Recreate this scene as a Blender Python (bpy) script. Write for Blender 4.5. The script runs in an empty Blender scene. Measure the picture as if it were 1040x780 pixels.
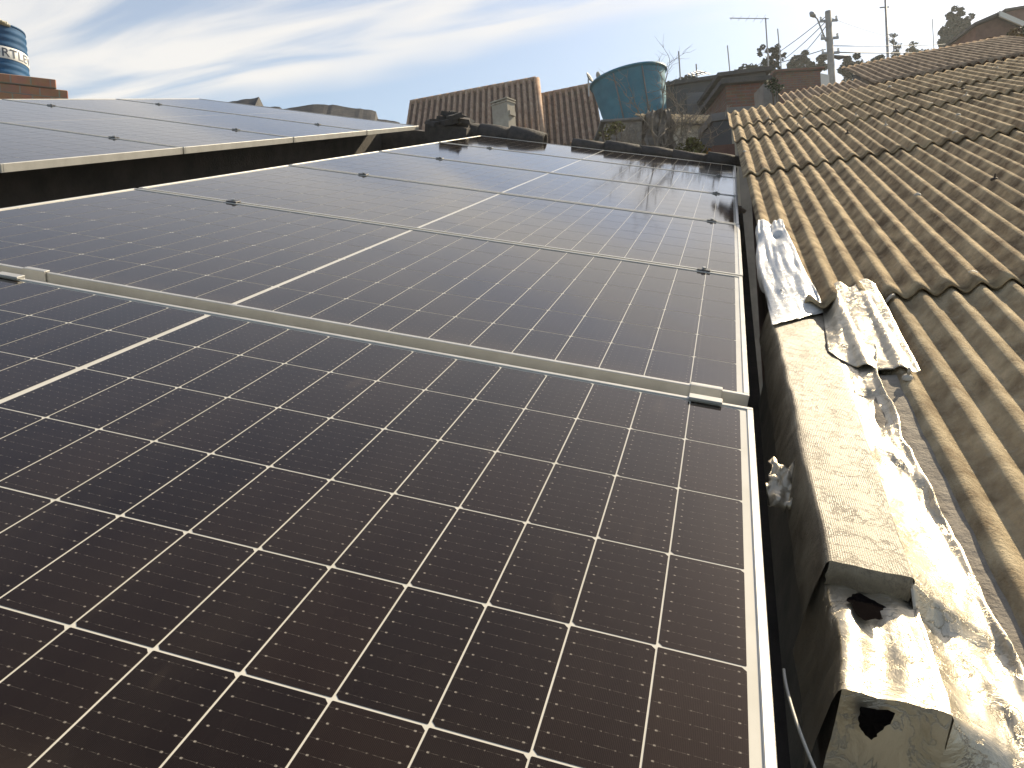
import bpy, bmesh, math, random
from mathutils import Vector, Matrix, noise as mnoise
random.seed(7)
S = bpy.context.scene
COL = S.collection
rad = math.radians

# ------------------------------------------------------------------ frames
# panel frame: X to the right, Y up the slope, Z out of the glass (metres)
Rc = ((0.96336415, 0.25125446, 0.09381207), (0.17598113, -0.32823647, -0.9280579), (-0.20238614, 0.91056687, -0.36042729))
RC = Matrix(Rc)
CP = Vector((-0.13779476, -1.52098605, 0.53673919))
F = 807.826
WM = Matrix(((0.9494, 0.2726, 0.1556), (-0.2071, 0.9166, -0.3420), (-0.2359, 0.2925, 0.9267)))   # panel -> world
_u = WM[2].normalized(); _y = (WM[1] - _u * WM[1].dot(_u)).normalized(); _x = _y.cross(_u)
WM = Matrix((_x, _y, _u))
CAMZ = 6.0
CW = Vector((0, 0, CAMZ))
MP = Matrix.Translation(CW) @ WM.to_4x4() @ Matrix.Translation(-CP)

def pray(u, v):                       # viewing direction in the panel frame
    return RC.transposed() @ Vector(((u - 520) / F, (v - 390) / F, 1))
def on_z(u, v, z=0):
    d = pray(u, v); return CP + d * ((z - CP.z) / d.z)
def on_x(u, v, x):
    d = pray(u, v); return CP + d * ((x - CP.x) / d.x)
RIB = Vector((-0.039, 0.996, 0.086)).normalized()
LAT = Vector((0.96, 0.01, 0.281)); LAT = (LAT - RIB * LAT.dot(RIB)).normalized()
NRM = LAT.cross(RIB)
P1 = Vector((0.556, 0.923, 0.08))
MR = MP @ Matrix(((LAT.x, RIB.x, NRM.x, P1.x), (LAT.y, RIB.y, NRM.y, P1.y), (LAT.z, RIB.z, NRM.z, P1.z), (0, 0, 0, 1)))
def on_roof(u, v, h=0):
    d = pray(u, v); t = ((P1 - CP).dot(NRM) + h) / d.dot(NRM); return CP + d * t
def wpt(u, v, dist):                  # world point seen there at a horizontal forward distance
    d = WM @ pray(u, v); return CW + d * (dist / d.y)
def mpp(dist): return dist / F * 1.06   # metres per photo pixel at that distance

# ------------------------------------------------------------------ camera, sun, sky
cd = bpy.data.cameras.new('camera'); cam = bpy.data.objects.new('camera', cd); COL.objects.link(cam)
cd.sensor_width = 36; cd.lens = F / 1040 * 36; cd.clip_start = .02; cd.clip_end = 3000
r_ = WM @ Vector(RC[0]); u_ = -(WM @ Vector(RC[1])); b_ = -(WM @ Vector(RC[2]))
cam.matrix_world = Matrix(((r_.x, u_.x, b_.x, 0), (r_.y, u_.y, b_.y, 0), (r_.z, u_.z, b_.z, CAMZ), (0, 0, 0, 1)))
S.camera = cam

SUN_AZ, SUN_EL = 49.0, 36.0           # azimuth: degrees to the right of forward
sd = bpy.data.lights.new('sun', 'SUN'); sun = bpy.data.objects.new('sun', sd); COL.objects.link(sun)
sd.energy = 5.0; sd.angle = rad(.6); sd.color = (1, .85, .61)
sv = Vector((math.sin(rad(SUN_AZ)) * math.cos(rad(SUN_EL)), math.cos(rad(SUN_AZ)) * math.cos(rad(SUN_EL)), math.sin(rad(SUN_EL))))
sun.rotation_euler = sv.to_track_quat('Z', 'Y').to_euler(); sun.location = (8, 8, 30)

w = bpy.data.worlds.new('World'); S.world = w; w.use_nodes = True
nt = w.node_tree; N = nt.nodes; L = nt.links
for n in list(N): N.remove(n)
def nd(t, **k):
    n = N.new(t)
    for a, b in k.items(): setattr(n, a, b)
    return n
sky = nd('ShaderNodeTexSky', sky_type='NISHITA', sun_disc=False)
sky.sun_elevation = rad(SUN_EL); sky.sun_rotation = rad(SUN_AZ); sky.air_density = 1.0; sky.dust_density = 1.6; sky.ozone_density = 1.2
tc = nd('ShaderNodeTexCoord'); sx = nd('ShaderNodeSeparateXYZ'); L.new(tc.outputs['Generated'], sx.inputs[0])
def mth(op, a, b=None, c=None, clamp=False):
    n = nd('ShaderNodeMath', operation=op, use_clamp=clamp)
    for i, q in enumerate((a, b, c)):
        if q is None: continue
        if isinstance(q, (int, float)): n.inputs[i].default_value = q
        else: L.new(q, n.inputs[i])
    return n.outputs[0]
zc = mth('MAXIMUM', sx.outputs[2], .05)
px_ = mth('DIVIDE', sx.outputs[0], zc); py_ = mth('DIVIDE', sx.outputs[1], zc)
al = mth('ADD', mth('MULTIPLY', px_, .949), mth('MULTIPLY', py_, -.316))      # along the streaks of cirrus
ac = mth('ADD', mth('MULTIPLY', px_, .316), mth('MULTIPLY', py_, .949))       # across them
cb = nd('ShaderNodeCombineXYZ'); L.new(mth('MULTIPLY', al, .85), cb.inputs[0]); L.new(mth('MULTIPLY', ac, 3.3), cb.inputs[1])
n1 = nd('ShaderNodeTexNoise'); n1.inputs['Scale'].default_value = 1.25; n1.inputs['Detail'].default_value = 7; n1.inputs['Roughness'].default_value = .50; n1.inputs['Distortion'].default_value = .6
L.new(cb.outputs[0], n1.inputs['Vector'])
cb2 = nd('ShaderNodeCombineXYZ'); L.new(al, cb2.inputs[0]); L.new(mth('MULTIPLY', ac, 1.6), cb2.inputs[1]); cb2.inputs[2].default_value = 3.7
n2 = nd('ShaderNodeTexNoise'); n2.inputs['Scale'].default_value = .9; n2.inputs['Detail'].default_value = 3
L.new(cb2.outputs[0], n2.inputs['Vector'])
edge = mth('ADD', ac, mth('MULTIPLY', mth('SUBTRACT', n2.outputs[0], .5), .5))
cov = nd('ShaderNodeMapRange', interpolation_type='SMOOTHSTEP'); L.new(edge, cov.inputs[0])
cov.inputs[1].default_value = 2.18; cov.inputs[2].default_value = 2.46; cov.inputs[3].default_value = 1; cov.inputs[4].default_value = 0
st = nd('ShaderNodeMapRange', interpolation_type='SMOOTHSTEP'); L.new(n1.outputs[0], st.inputs[0])
st.inputs[1].default_value = .33; st.inputs[2].default_value = .62
hi_ = nd('ShaderNodeMapRange', interpolation_type='SMOOTHSTEP'); L.new(ac, hi_.inputs[0])
hi_.inputs[1].default_value = .55; hi_.inputs[2].default_value = 1.35; hi_.inputs[3].default_value = .25; hi_.inputs[4].default_value = 1
hz_ = nd('ShaderNodeMapRange', interpolation_type='SMOOTHSTEP'); L.new(sx.outputs[2], hz_.inputs[0])
hz_.inputs[1].default_value = .22; hz_.inputs[2].default_value = .50; hz_.inputs[3].default_value = .42; hz_.inputs[4].default_value = 0
hm = nd('ShaderNodeMix', data_type='RGBA'); L.new(hz_.outputs[0], hm.inputs[0]); L.new(sky.outputs[0], hm.inputs[6]); hm.inputs[7].default_value = (3.8, 4.95, 5.6, 1)
lw2 = nd('ShaderNodeMapRange', interpolation_type='SMOOTHSTEP'); L.new(ac, lw2.inputs[0]); lw2.inputs[1].default_value = 1.15; lw2.inputs[2].default_value = 1.7
stm = nd('ShaderNodeMix', data_type='FLOAT'); L.new(lw2.outputs[0], stm.inputs[0]); stm.inputs[2].default_value = .5; L.new(st.outputs[0], stm.inputs[3])
cl = mth('MULTIPLY', mth('MULTIPLY', cov.outputs[0], hi_.outputs[0]), mth('MULTIPLY_ADD', stm.outputs[0], .74, .12))
mx = nd('ShaderNodeMix', data_type='RGBA'); L.new(cl, mx.inputs[0]); L.new(hm.outputs[2], mx.inputs[6]); mx.inputs[7].default_value = (6.3, 6.05, 5.7, 1)
bg = nd('ShaderNodeBackground'); L.new(mx.outputs[2], bg.inputs[0]); bg.inputs[1].default_value = .090
ow = nd('ShaderNodeOutputWorld'); L.new(bg.outputs[0], ow.inputs[0])

S.view_settings.view_transform = 'Standard'; S.view_settings.look = 'None'
S.view_settings.exposure = 0.82; S.view_settings.gamma = 1
S.render.engine = 'CYCLES'

# ------------------------------------------------------------------ materials
def mat(name, col, rough=.7, metal=0, col2=None, nscale=8, detail=5, bump=0, bscale=60, spec=.5, lo=.35, hi=.65, stretch=None,
        spots=None, island=0, coat=0, sheen=0, trans=0, obj_space=True):
    m = bpy.data.materials.new(name); m.use_nodes = True
    t = m.node_tree; n = t.nodes; l = t.links; p = n['Principled BSDF']
    p.inputs['Roughness'].default_value = rough; p.inputs['Metallic'].default_value = metal
    p.inputs['Specular IOR Level'].default_value = spec
    p.inputs['Coat Weight'].default_value = coat
    p.inputs['Base Color'].default_value = (*col, 1)
    vec = None
    g = n.new('ShaderNodeTexCoord'); vec = g.outputs['Object']
    if stretch:
        mp = n.new('ShaderNodeMapping'); mp.inputs['Scale'].default_value = stretch; l.new(vec, mp.inputs[0]); vec = mp.outputs[0]
    out = None
    if col2:
        z = n.new('ShaderNodeTexNoise'); z.inputs['Scale'].default_value = nscale; z.inputs['Detail'].default_value = detail; z.inputs['Roughness'].default_value = .62
        l.new(vec, z.inputs['Vector'])
        r = n.new('ShaderNodeValToRGB'); r.color_ramp.elements[0].position = lo; r.color_ramp.elements[1].position = hi
        r.color_ramp.elements[0].color = (*col, 1); r.color_ramp.elements[1].color = (*col2, 1)
        l.new(z.outputs[0], r.inputs[0]); out = r.outputs[0]
        if rough > .3 and metal == 0: pass
    if spots:
        sc, sl, sh, scol = spots
        z = n.new('ShaderNodeTexNoise'); z.inputs['Scale'].default_value = sc; z.inputs['Detail'].default_value = 4
        l.new(g.outputs['Object'], z.inputs['Vector'])
        mr = n.new('ShaderNodeMapRange'); mr.inputs[1].default_value = sl; mr.inputs[2].default_value = sh; l.new(z.outputs[0], mr.inputs[0])
        q = n.new('ShaderNodeMix'); q.data_type = 'RGBA'; l.new(mr.outputs[0], q.inputs[0])
        if out: l.new(out, q.inputs[6])
        else: q.inputs[6].default_value = (*col, 1)
        q.inputs[7].default_value = (*scol, 1); out = q.outputs[2]
    if island:
        gi = n.new('ShaderNodeNewGeometry'); hs = n.new('ShaderNodeHueSaturation')
        mr = n.new('ShaderNodeMapRange'); mr.inputs[3].default_value = 1 - island; mr.inputs[4].default_value = 1 + island
        l.new(gi.outputs['Random Per Island'], mr.inputs[0]); l.new(mr.outputs[0], hs.inputs['Value'])
        mr2 = n.new('ShaderNodeMapRange'); mr2.inputs[3].default_value = .5 - island * .06; mr2.inputs[4].default_value = .5 + island * .05
        l.new(gi.outputs['Random Per Island'], mr2.inputs[0]); l.new(mr2.outputs[0], hs.inputs['Hue'])
        if out: l.new(out, hs.inputs['Color'])
        else: hs.inputs['Color'].default_value = (*col, 1)
        out = hs.outputs[0]
    if out: l.new(out, p.inputs['Base Color'])
    if trans:
        p.inputs['Subsurface Weight'].default_value = 0
    if bump:
        z = n.new('ShaderNodeTexNoise'); z.inputs['Scale'].default_value = bscale; z.inputs['Detail'].default_value = 6; z.inputs['Roughness'].default_value = .65
        l.new(vec, z.inputs['Vector'])
        b = n.new('ShaderNodeBump'); b.inputs['Strength'].default_value = bump; b.inputs['Distance'].default_value = .02
        l.new(z.outputs[0], b.inputs['Height']); l.new(b.outputs[0], p.inputs['Normal'])
    return m

M = {}
M['alu'] = mat('anodised_aluminium', (.52, .51, .475), .38, .35, col2=(.44, .43, .40), nscale=14)
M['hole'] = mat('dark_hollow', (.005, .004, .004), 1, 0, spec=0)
M['alu_dark'] = mat('dark_metal', (.06, .06, .06), .4, .3)  # shading of the small clamps put into the colour; also on the junction box
M['steel'] = mat('zinc_steel', (.45, .45, .44), .4, .8)
M['fibro'] = mat('weathered_fibre_cement', (.18, .125, .072), .92, 0, (.60, .465, .28), nscale=10, detail=13, bump=.7, bscale=110, spec=.15, spots=(46, .60, .74, (.40, .32, .21)), lo=.36, hi=.64)
M['fibro2'] = mat('weathered_fibre_cement_pale', (.25, .185, .108), .92, 0, (.58, .47, .30), nscale=12, detail=13, bump=.7, bscale=120, spec=.15, spots=(50, .6, .76, (.44, .37, .26)), lo=.34, hi=.66)
M['fibro3'] = mat('weathered_fibre_cement_brown', (.15, .105, .068), .92, 0, (.42, .315, .21), nscale=7, detail=8, bump=.4, bscale=90, spec=.15)
M['darkroof'] = mat('dark_fibre_cement', (.035, .032, .03), .9, 0, (.07, .06, .055), nscale=6, bump=.3)  # dark sheet of the roof and gutter, also on the added wall
M['lead'] = mat('pale_roof_sealant', (.55, .5, .42), .7, 0, (.4, .35, .27), nscale=60, bump=.4, bscale=90)
M['rust'] = mat('rusty_washer', (.06, .04, .025), .8, .2)
M['plaster'] = mat('stained_plaster', (.13, .115, .095), .9, 0, (.21, .18, .145), nscale=9, bump=.3, bscale=40)
M['mortar'] = mat('grey_mortar', (.20, .17, .135), .85, 0, (.30, .26, .205), nscale=16, detail=8, bump=.45, bscale=38, spec=.3)
M['wallpale'] = mat('pale_render', (.42, .38, .31), .9, 0, (.3, .27, .22), nscale=3, bump=.15)
M['wallgrey'] = mat('grey_render', (.23, .22, .21), .9, 0, (.15, .145, .14), nscale=3, bump=.15)
M['walldark'] = mat('dark_wall', (.07, .075, .08), .9, 0, (.10, .10, .10), nscale=2, bump=.15)
M['redwall'] = mat('red_brown_wall', (.12, .055, .04), .9, 0, (.19, .10, .075), nscale=4, bump=.3)
M['ridge'] = mat('black_ridge_tile', (.028, .026, .026), .85, 0, (.065, .055, .05), nscale=14, bump=.5, bscale=40)
M['slate'] = mat('dark_grey_ridge', (.05, .05, .055), .9, 0, (.09, .085, .08), nscale=5, bump=.5, bscale=20)
M['teal'] = mat('turquoise_fibreglass', (.018, .145, .215), .6, 0, (.03, .20, .28), nscale=3, spec=.4)
M['bluetank'] = mat('blue_plastic', (.008, .062, .15), .7, 0, (.012, .085, .20), nscale=4, spec=.18)
M['whiteband'] = mat('white_band', (.75, .74, .70), .5)
M['ink'] = mat('dark_ink', (.05, .06, .09), .6)
M['yellow'] = mat('yellowed_lid', (.5, .43, .26), .6, 0, (.62, .58, .45), nscale=9)
M['concrete'] = mat('pole_concrete', (.34, .32, .28), .9, 0, (.24, .225, .2), nscale=5, bump=.2)
M['greymetal'] = mat('grey_metal', (.30, .30, .30), .5, .6)
M['wire'] = mat('wire_black', (.03, .03, .03), .6)
M['whitecable'] = mat('pale_cable', (.5, .48, .42), .5)
M['bark'] = mat('bark', (.09, .068, .05), .95, 0, (.16, .125, .095), nscale=14, bump=.6, bscale=40)
M['palebark'] = mat('grey_bark', (.17, .145, .115), .95, 0, (.27, .235, .19), nscale=20, bump=.6, bscale=40)
M['leafdark'] = mat('leaf_dark', (.024, .042, .030), .7, island=.45, spec=.25)
M['leafmid'] = mat('leaf_mid', (.04, .06, .026), .7, island=.45, spec=.25)
M['leafdry'] = mat('leaf_dry', (.16, .105, .045), .8, island=.5, spec=.2)
M['leafyellow'] = mat('leaf_yellow_green', (.13, .125, .035), .7, island=.5, spec=.2)
M['leafrust'] = mat('leaf_rust', (.30, .11, .025), .7, island=.5, spec=.2)
M['soil'] = mat('soil_and_grass', (.09, .075, .045), .95, 0, (.06, .07, .03), nscale=.6, bump=.4, bscale=4)
M['rock'] = mat('rough_grey_stone', (.13, .118, .105), .95, 0, (.25, .225, .195), nscale=7, bump=.9, bscale=16)
M['dish'] = mat('satellite_dish_grey', (.14, .15, .16), .6)
M['glassd'] = mat('dark_window_glass', (.02, .022, .025), .08)
M['shutter'] = mat('grey_shutter', (.13, .135, .145), .6)
M['trimw'] = mat('white_trim', (.72, .69, .62), .7)

def tile_mat():
    m = mat('clay_tile', (.27, .165, .11), .85, 0, (.42, .30, .21), nscale=3.5, detail=7, bump=.35, bscale=30, spec=.2)
    return m
M['tile'] = tile_mat()
M['tiledark'] = mat('dark_clay_tile', (.075, .045, .035), .9, 0, (.13, .08, .06), nscale=4, bump=.3, spec=.15)

def brick_mat(name, c1, c2, mort, sc=1.0, ow=.5, rh=.25):
    m = bpy.data.materials.new(name); m.use_nodes = True; t = m.node_tree; n = t.nodes; l = t.links; p = n['Principled BSDF']
    p.inputs['Roughness'].default_value = .9; p.inputs['Specular IOR Level'].default_value = .2
    g = n.new('ShaderNodeTexCoord'); s = n.new('ShaderNodeSeparateXYZ'); l.new(g.outputs['Object'], s.inputs[0])
    a = n.new('ShaderNodeMath'); a.operation = 'ADD'; l.new(s.outputs[0], a.inputs[0]); l.new(s.outputs[1], a.inputs[1])
    c = n.new('ShaderNodeCombineXYZ'); l.new(a.outputs[0], c.inputs[0]); l.new(s.outputs[2], c.inputs[1])
    b = n.new('ShaderNodeTexBrick'); l.new(c.outputs[0], b.inputs['Vector'])
    b.inputs['Color1'].default_value = (*c1, 1); b.inputs['Color2'].default_value = (*c2, 1); b.inputs['Mortar'].default_value = (*mort, 1)
    b.inputs['Scale'].default_value = sc; b.inputs['Brick Width'].default_value = ow; b.inputs['Row Height'].default_value = rh; b.inputs['Mortar Size'].default_value = .012
    z = n.new('ShaderNodeTexNoise'); z.inputs['Scale'].default_value = 6; z.inputs['Detail'].default_value = 6; l.new(g.outputs['Object'], z.inputs['Vector'])
    q = n.new('ShaderNodeMix'); q.data_type = 'RGBA'; q.blend_type = 'MULTIPLY'; q.inputs[0].default_value = .6
    l.new(b.outputs[0], q.inputs[6]); l.new(z.outputs['Color'], q.inputs[7]); 
    gm = n.new('ShaderNodeGamma'); gm.inputs[1].default_value = .8; l.new(q.outputs[2], gm.inputs[0]); l.new(gm.outputs[0], p.inputs['Base Color'])
    bu = n.new('ShaderNodeBump'); bu.inputs['Strength'].default_value = .6; bu.inputs['Distance'].default_value = .02; bu.invert = True
    l.new(b.outputs['Fac'], bu.inputs['Height']); l.new(bu.outputs[0], p.inputs['Normal'])
    return m
M['brick'] = brick_mat('hollow_orange_brick', (.50, .20, .10), (.38, .145, .075), (.30, .24, .18), 1, .29, .155)
M['brick2'] = brick_mat('small_red_brick', (.20, .075, .05), (.145, .06, .042), (.13, .095, .075), 1, .19, .065)

def cell_mat():
    m = bpy.data.materials.new('solar_cell_under_glass'); m.use_nodes = True; t = m.node_tree; n = t.nodes; l = t.links; p = n['Principled BSDF']
    def mt(op, a, b=None, c=None):
        k = n.new('ShaderNodeMath'); k.operation = op
        for i, q in enumerate((a, b, c)):
            if q is None: continue
            if isinstance(q, (int, float)): k.inputs[i].default_value = q
            else: l.new(q, k.inputs[i])
        return k.outputs[0]
    g = n.new('ShaderNodeTexCoord'); s = n.new('ShaderNodeSeparateXYZ'); l.new(g.outputs['UV'], s.inputs[0])
    # UV is laid out in metres inside each cell: u along the busbars, v across them
    v = mt('ABSOLUTE', mt('SUBTRACT', mt('FRACT', mt('DIVIDE', s.outputs[1], .0182)), .5))
    line = mt('LESS_THAN', v, .013)                       # round wires, about half a millimetre
    uu = mt('ABSOLUTE', mt('SUBTRACT', mt('FRACT', mt('DIVIDE', s.outputs[0], .0152)), .5))
    pad = mt('MULTIPLY', mt('LESS_THAN', v, .042), mt('LESS_THAN', uu, .045))
    endu = mt('ABSOLUTE', mt('SUBTRACT', s.outputs[0], .0455))
    endp = mt('MULTIPLY', mt('LESS_THAN', mt('ABSOLUTE', mt('SUBTRACT', endu, .037)), .0011), mt('LESS_THAN', v, .06))
    wn = n.new('ShaderNodeTexNoise'); wn.inputs['Scale'].default_value = 300; l.new(g.outputs['Object'], wn.inputs['Vector'])
    lw = mt('MULTIPLY', line, mt('MULTIPLY', mt('SUBTRACT', wn.outputs[0], .42), .8))
    f = mt('MINIMUM', mt('ADD', mt('MAXIMUM', lw, 0), mt('ADD', mt('MULTIPLY', pad, .22), mt('MULTIPLY', endp, .34))), 1)
    fing = mt('LESS_THAN', mt('ABSOLUTE', mt('SUBTRACT', mt('FRACT', mt('DIVIDE', s.outputs[0], .0016)), .5)), .07)
    ff = mt('MAXIMUM', f, mt('MULTIPLY', fing, .018))
    gi = n.new('ShaderNodeNewGeometry'); r = n.new('ShaderNodeValToRGB'); l.new(gi.outputs['Random Per Island'], r.inputs[0])
    r.color_ramp.elements[0].color = (.0060, .0030, .0019, 1); r.color_ramp.elements[1].color = (.0105, .0054, .0032, 1)
    mx = n.new('ShaderNodeMix'); mx.data_type = 'RGBA'; l.new(ff, mx.inputs[0]); l.new(r.outputs[0], mx.inputs[6]); mx.inputs[7].default_value = (.42, .38, .32, 1)
    # thin uneven dust
    dmp = n.new('ShaderNodeMapping'); dmp.inputs['Scale'].default_value = (1.6, .55, 1); l.new(g.outputs['Object'], dmp.inputs[0])
    oi = n.new('ShaderNodeObjectInfo'); of = n.new('ShaderNodeVectorMath'); of.operation = 'ADD'; l.new(dmp.outputs[0], of.inputs[0]); l.new(oi.outputs['Location'], of.inputs[1])
    dz = n.new('ShaderNodeTexNoise'); dz.inputs['Scale'].default_value = 3.4; dz.inputs['Detail'].default_value = 9; dz.inputs['Roughness'].default_value = .68; dz.inputs['Distortion'].default_value = .4; l.new(of.outputs[0], dz.inputs['Vector'])
    dm = n.new('ShaderNodeMapRange'); dm.inputs[1].default_value = .38; dm.inputs[2].default_value = .82; dm.inputs[3].default_value = .001; dm.inputs[4].default_value = .040; l.new(dz.outputs[0], dm.inputs[0])
    so = n.new('ShaderNodeSeparateXYZ'); l.new(g.outputs['Object'], so.inputs[0])
    lo_ = n.new('ShaderNodeMapRange'); lo_.interpolation_type = 'SMOOTHSTEP'; lo_.inputs[1].default_value = .012; lo_.inputs[2].default_value = .10; lo_.inputs[3].default_value = .10; lo_.inputs[4].default_value = 0; l.new(so.outputs[1], lo_.inputs[0])
    sm = n.new('ShaderNodeTexNoise'); sm.inputs['Scale'].default_value = 11; sm.inputs['Detail'].default_value = 2; l.new(of.outputs[0], sm.inputs['Vector'])
    smr = n.new('ShaderNodeMapRange'); smr.inputs[1].default_value = .68; smr.inputs[2].default_value = .78; smr.inputs[3].default_value = 0; smr.inputs[4].default_value = .05; l.new(sm.outputs[0], smr.inputs[0])
    dsum = mt('ADD', mt('ADD', dm.outputs[0], smr.outputs[0]), mt('MULTIPLY', lo_.outputs[0], dz.outputs[0]))
    m2 = n.new('ShaderNodeMix'); m2.data_type = 'RGBA'; l.new(dsum, m2.inputs[0]); l.new(mx.outputs[2], m2.inputs[6]); m2.inputs[7].default_value = (.30, .235, .17, 1)
    l.new(m2.outputs[2], p.inputs['Base Color'])
    rm = n.new('ShaderNodeMapRange'); rm.inputs[1].default_value = .3; rm.inputs[2].default_value = .75; rm.inputs[3].default_value = .05; rm.inputs[4].default_value = .085; l.new(dz.outputs[0], rm.inputs[0])
    l.new(rm.outputs[0], p.inputs['Roughness']); p.inputs['IOR'].default_value = 1.45; p.inputs['Specular IOR Level'].default_value = .40; p.inputs['Specular Tint'].default_value = (1, .80, .64, 1)
    return m
M['cell'] = cell_mat()
M['backsheet'] = mat('white_backsheet_under_glass', (.58, .55, .48), .14, 0, (.50, .475, .40), nscale=5)

def foil_mat(name, c1, c2, metal, rough, weave, bump):
    m = bpy.data.materials.new(name); m.use_nodes = True; t = m.node_tree; n = t.nodes; l = t.links; p = n['Principled BSDF']
    g = n.new('ShaderNodeTexCoord')
    z = n.new('ShaderNodeTexNoise'); z.inputs['Scale'].default_value = 15; z.inputs['Detail'].default_value = 8; z.inputs['Roughness'].default_value = .6; z.inputs['Distortion'].default_value = .6; l.new(g.outputs['Object'], z.inputs['Vector'])
    r = n.new('ShaderNodeValToRGB'); r.color_ramp.elements[0].position = .35; r.color_ramp.elements[1].position = .65
    r.color_ramp.elements[0].color = (*c1, 1); r.color_ramp.elements[1].color = (*c2, 1); l.new(z.outputs[0], r.inputs[0]); l.new(r.outputs[0], p.inputs['Base Color'])
    p.inputs['Metallic'].default_value = metal
    mr = n.new('ShaderNodeMapRange'); mr.inputs[3].default_value = rough - .12; mr.inputs[4].default_value = rough + .15; l.new(z.outputs[0], mr.inputs[0]); l.new(mr.outputs[0], p.inputs['Roughness'])
    hs = z.outputs[0]
    if weave:
        # woven fibre mesh: two crossed wave sets broken up with noise
        s = None
        for d, sc in (('X', 95), ('Y', 70)):
            wv = n.new('ShaderNodeTexWave'); wv.bands_direction = d; wv.inputs['Scale'].default_value = sc; wv.inputs['Distortion'].default_value = 3.5; wv.inputs['Detail'].default_value = 3; wv.inputs['Detail Scale'].default_value = 2
            l.new(g.outputs['Object'], wv.inputs['Vector'])
            if s is None: s = wv.outputs[1]
            else:
                k = n.new('ShaderNodeMath'); k.operation = 'ADD'; l.new(s, k.inputs[0]); l.new(wv.outputs[1], k.inputs[1]); s = k.outputs[0]
        k = n.new('ShaderNodeMath'); k.operation = 'MULTIPLY_ADD'; l.new(s, k.inputs[0]); k.inputs[1].default_value = weave; l.new(hs, k.inputs[2]); hs = k.outputs[0]
    # crazed cracks of the coating
    vo = n.new('ShaderNodeTexVoronoi'); vo.feature = 'DISTANCE_TO_EDGE'; vo.inputs['Scale'].default_value = 13
    mp = n.new('ShaderNodeMapping'); mp.inputs['Scale'].default_value = (.5, 2.2, 1); l.new(g.outputs['Object'], mp.inputs[0])
    ad = n.new('ShaderNodeMix'); ad.data_type = 'RGBA'; ad.blend_type = 'ADD'; ad.inputs[0].default_value = .25; l.new(mp.outputs[0], ad.inputs[6]); l.new(z.outputs['Color'], ad.inputs[7])
    l.new(ad.outputs[2], vo.inputs['Vector'])
    cr = n.new('ShaderNodeMapRange'); cr.inputs[1].default_value = 0; cr.inputs[2].default_value = .035; cr.inputs[3].default_value = -.45; cr.inputs[4].default_value = 0; l.new(vo.outputs['Distance'], cr.inputs[0])
    dk = n.new('ShaderNodeMapRange'); dk.inputs[1].default_value = 0; dk.inputs[2].default_value = .03; dk.inputs[3].default_value = .45 if weave > .05 else .12; dk.inputs[4].default_value = 0; l.new(vo.outputs['Distance'], dk.inputs[0])
    dm_ = n.new('ShaderNodeMix'); dm_.data_type = 'RGBA'; l.new(dk.outputs[0], dm_.inputs[0]); l.new(r.outputs[0], dm_.inputs[6]); dm_.inputs[7].default_value = (.07, .055, .04, 1); l.new(dm_.outputs[2], p.inputs['Base Color'])
    k = n.new('ShaderNodeMath'); k.operation = 'ADD'; l.new(hs, k.inputs[0]); l.new(cr.outputs[0], k.inputs[1])
    b = n.new('ShaderNodeBump'); b.inputs['Strength'].default_value = bump; b.inputs['Distance'].default_value = .012; l.new(k.outputs[0], b.inputs['Height']); l.new(b.outputs[0], p.inputs['Normal'])
    return m
M['wrap'] = foil_mat('aluminised_fabric_wrap', (.13, .105, .072), (.30, .26, .19), .10, .55, .07, .40)
M['foil'] = foil_mat('aluminium_membrane', (.42, .365, .27), (.58, .515, .40), .78, .36, 0, .45)
M['foilwhite'] = foil_mat('silvery_white_foil', (.54, .53, .505), (.68, .67, .645), .15, .36, 0, .4)

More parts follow.
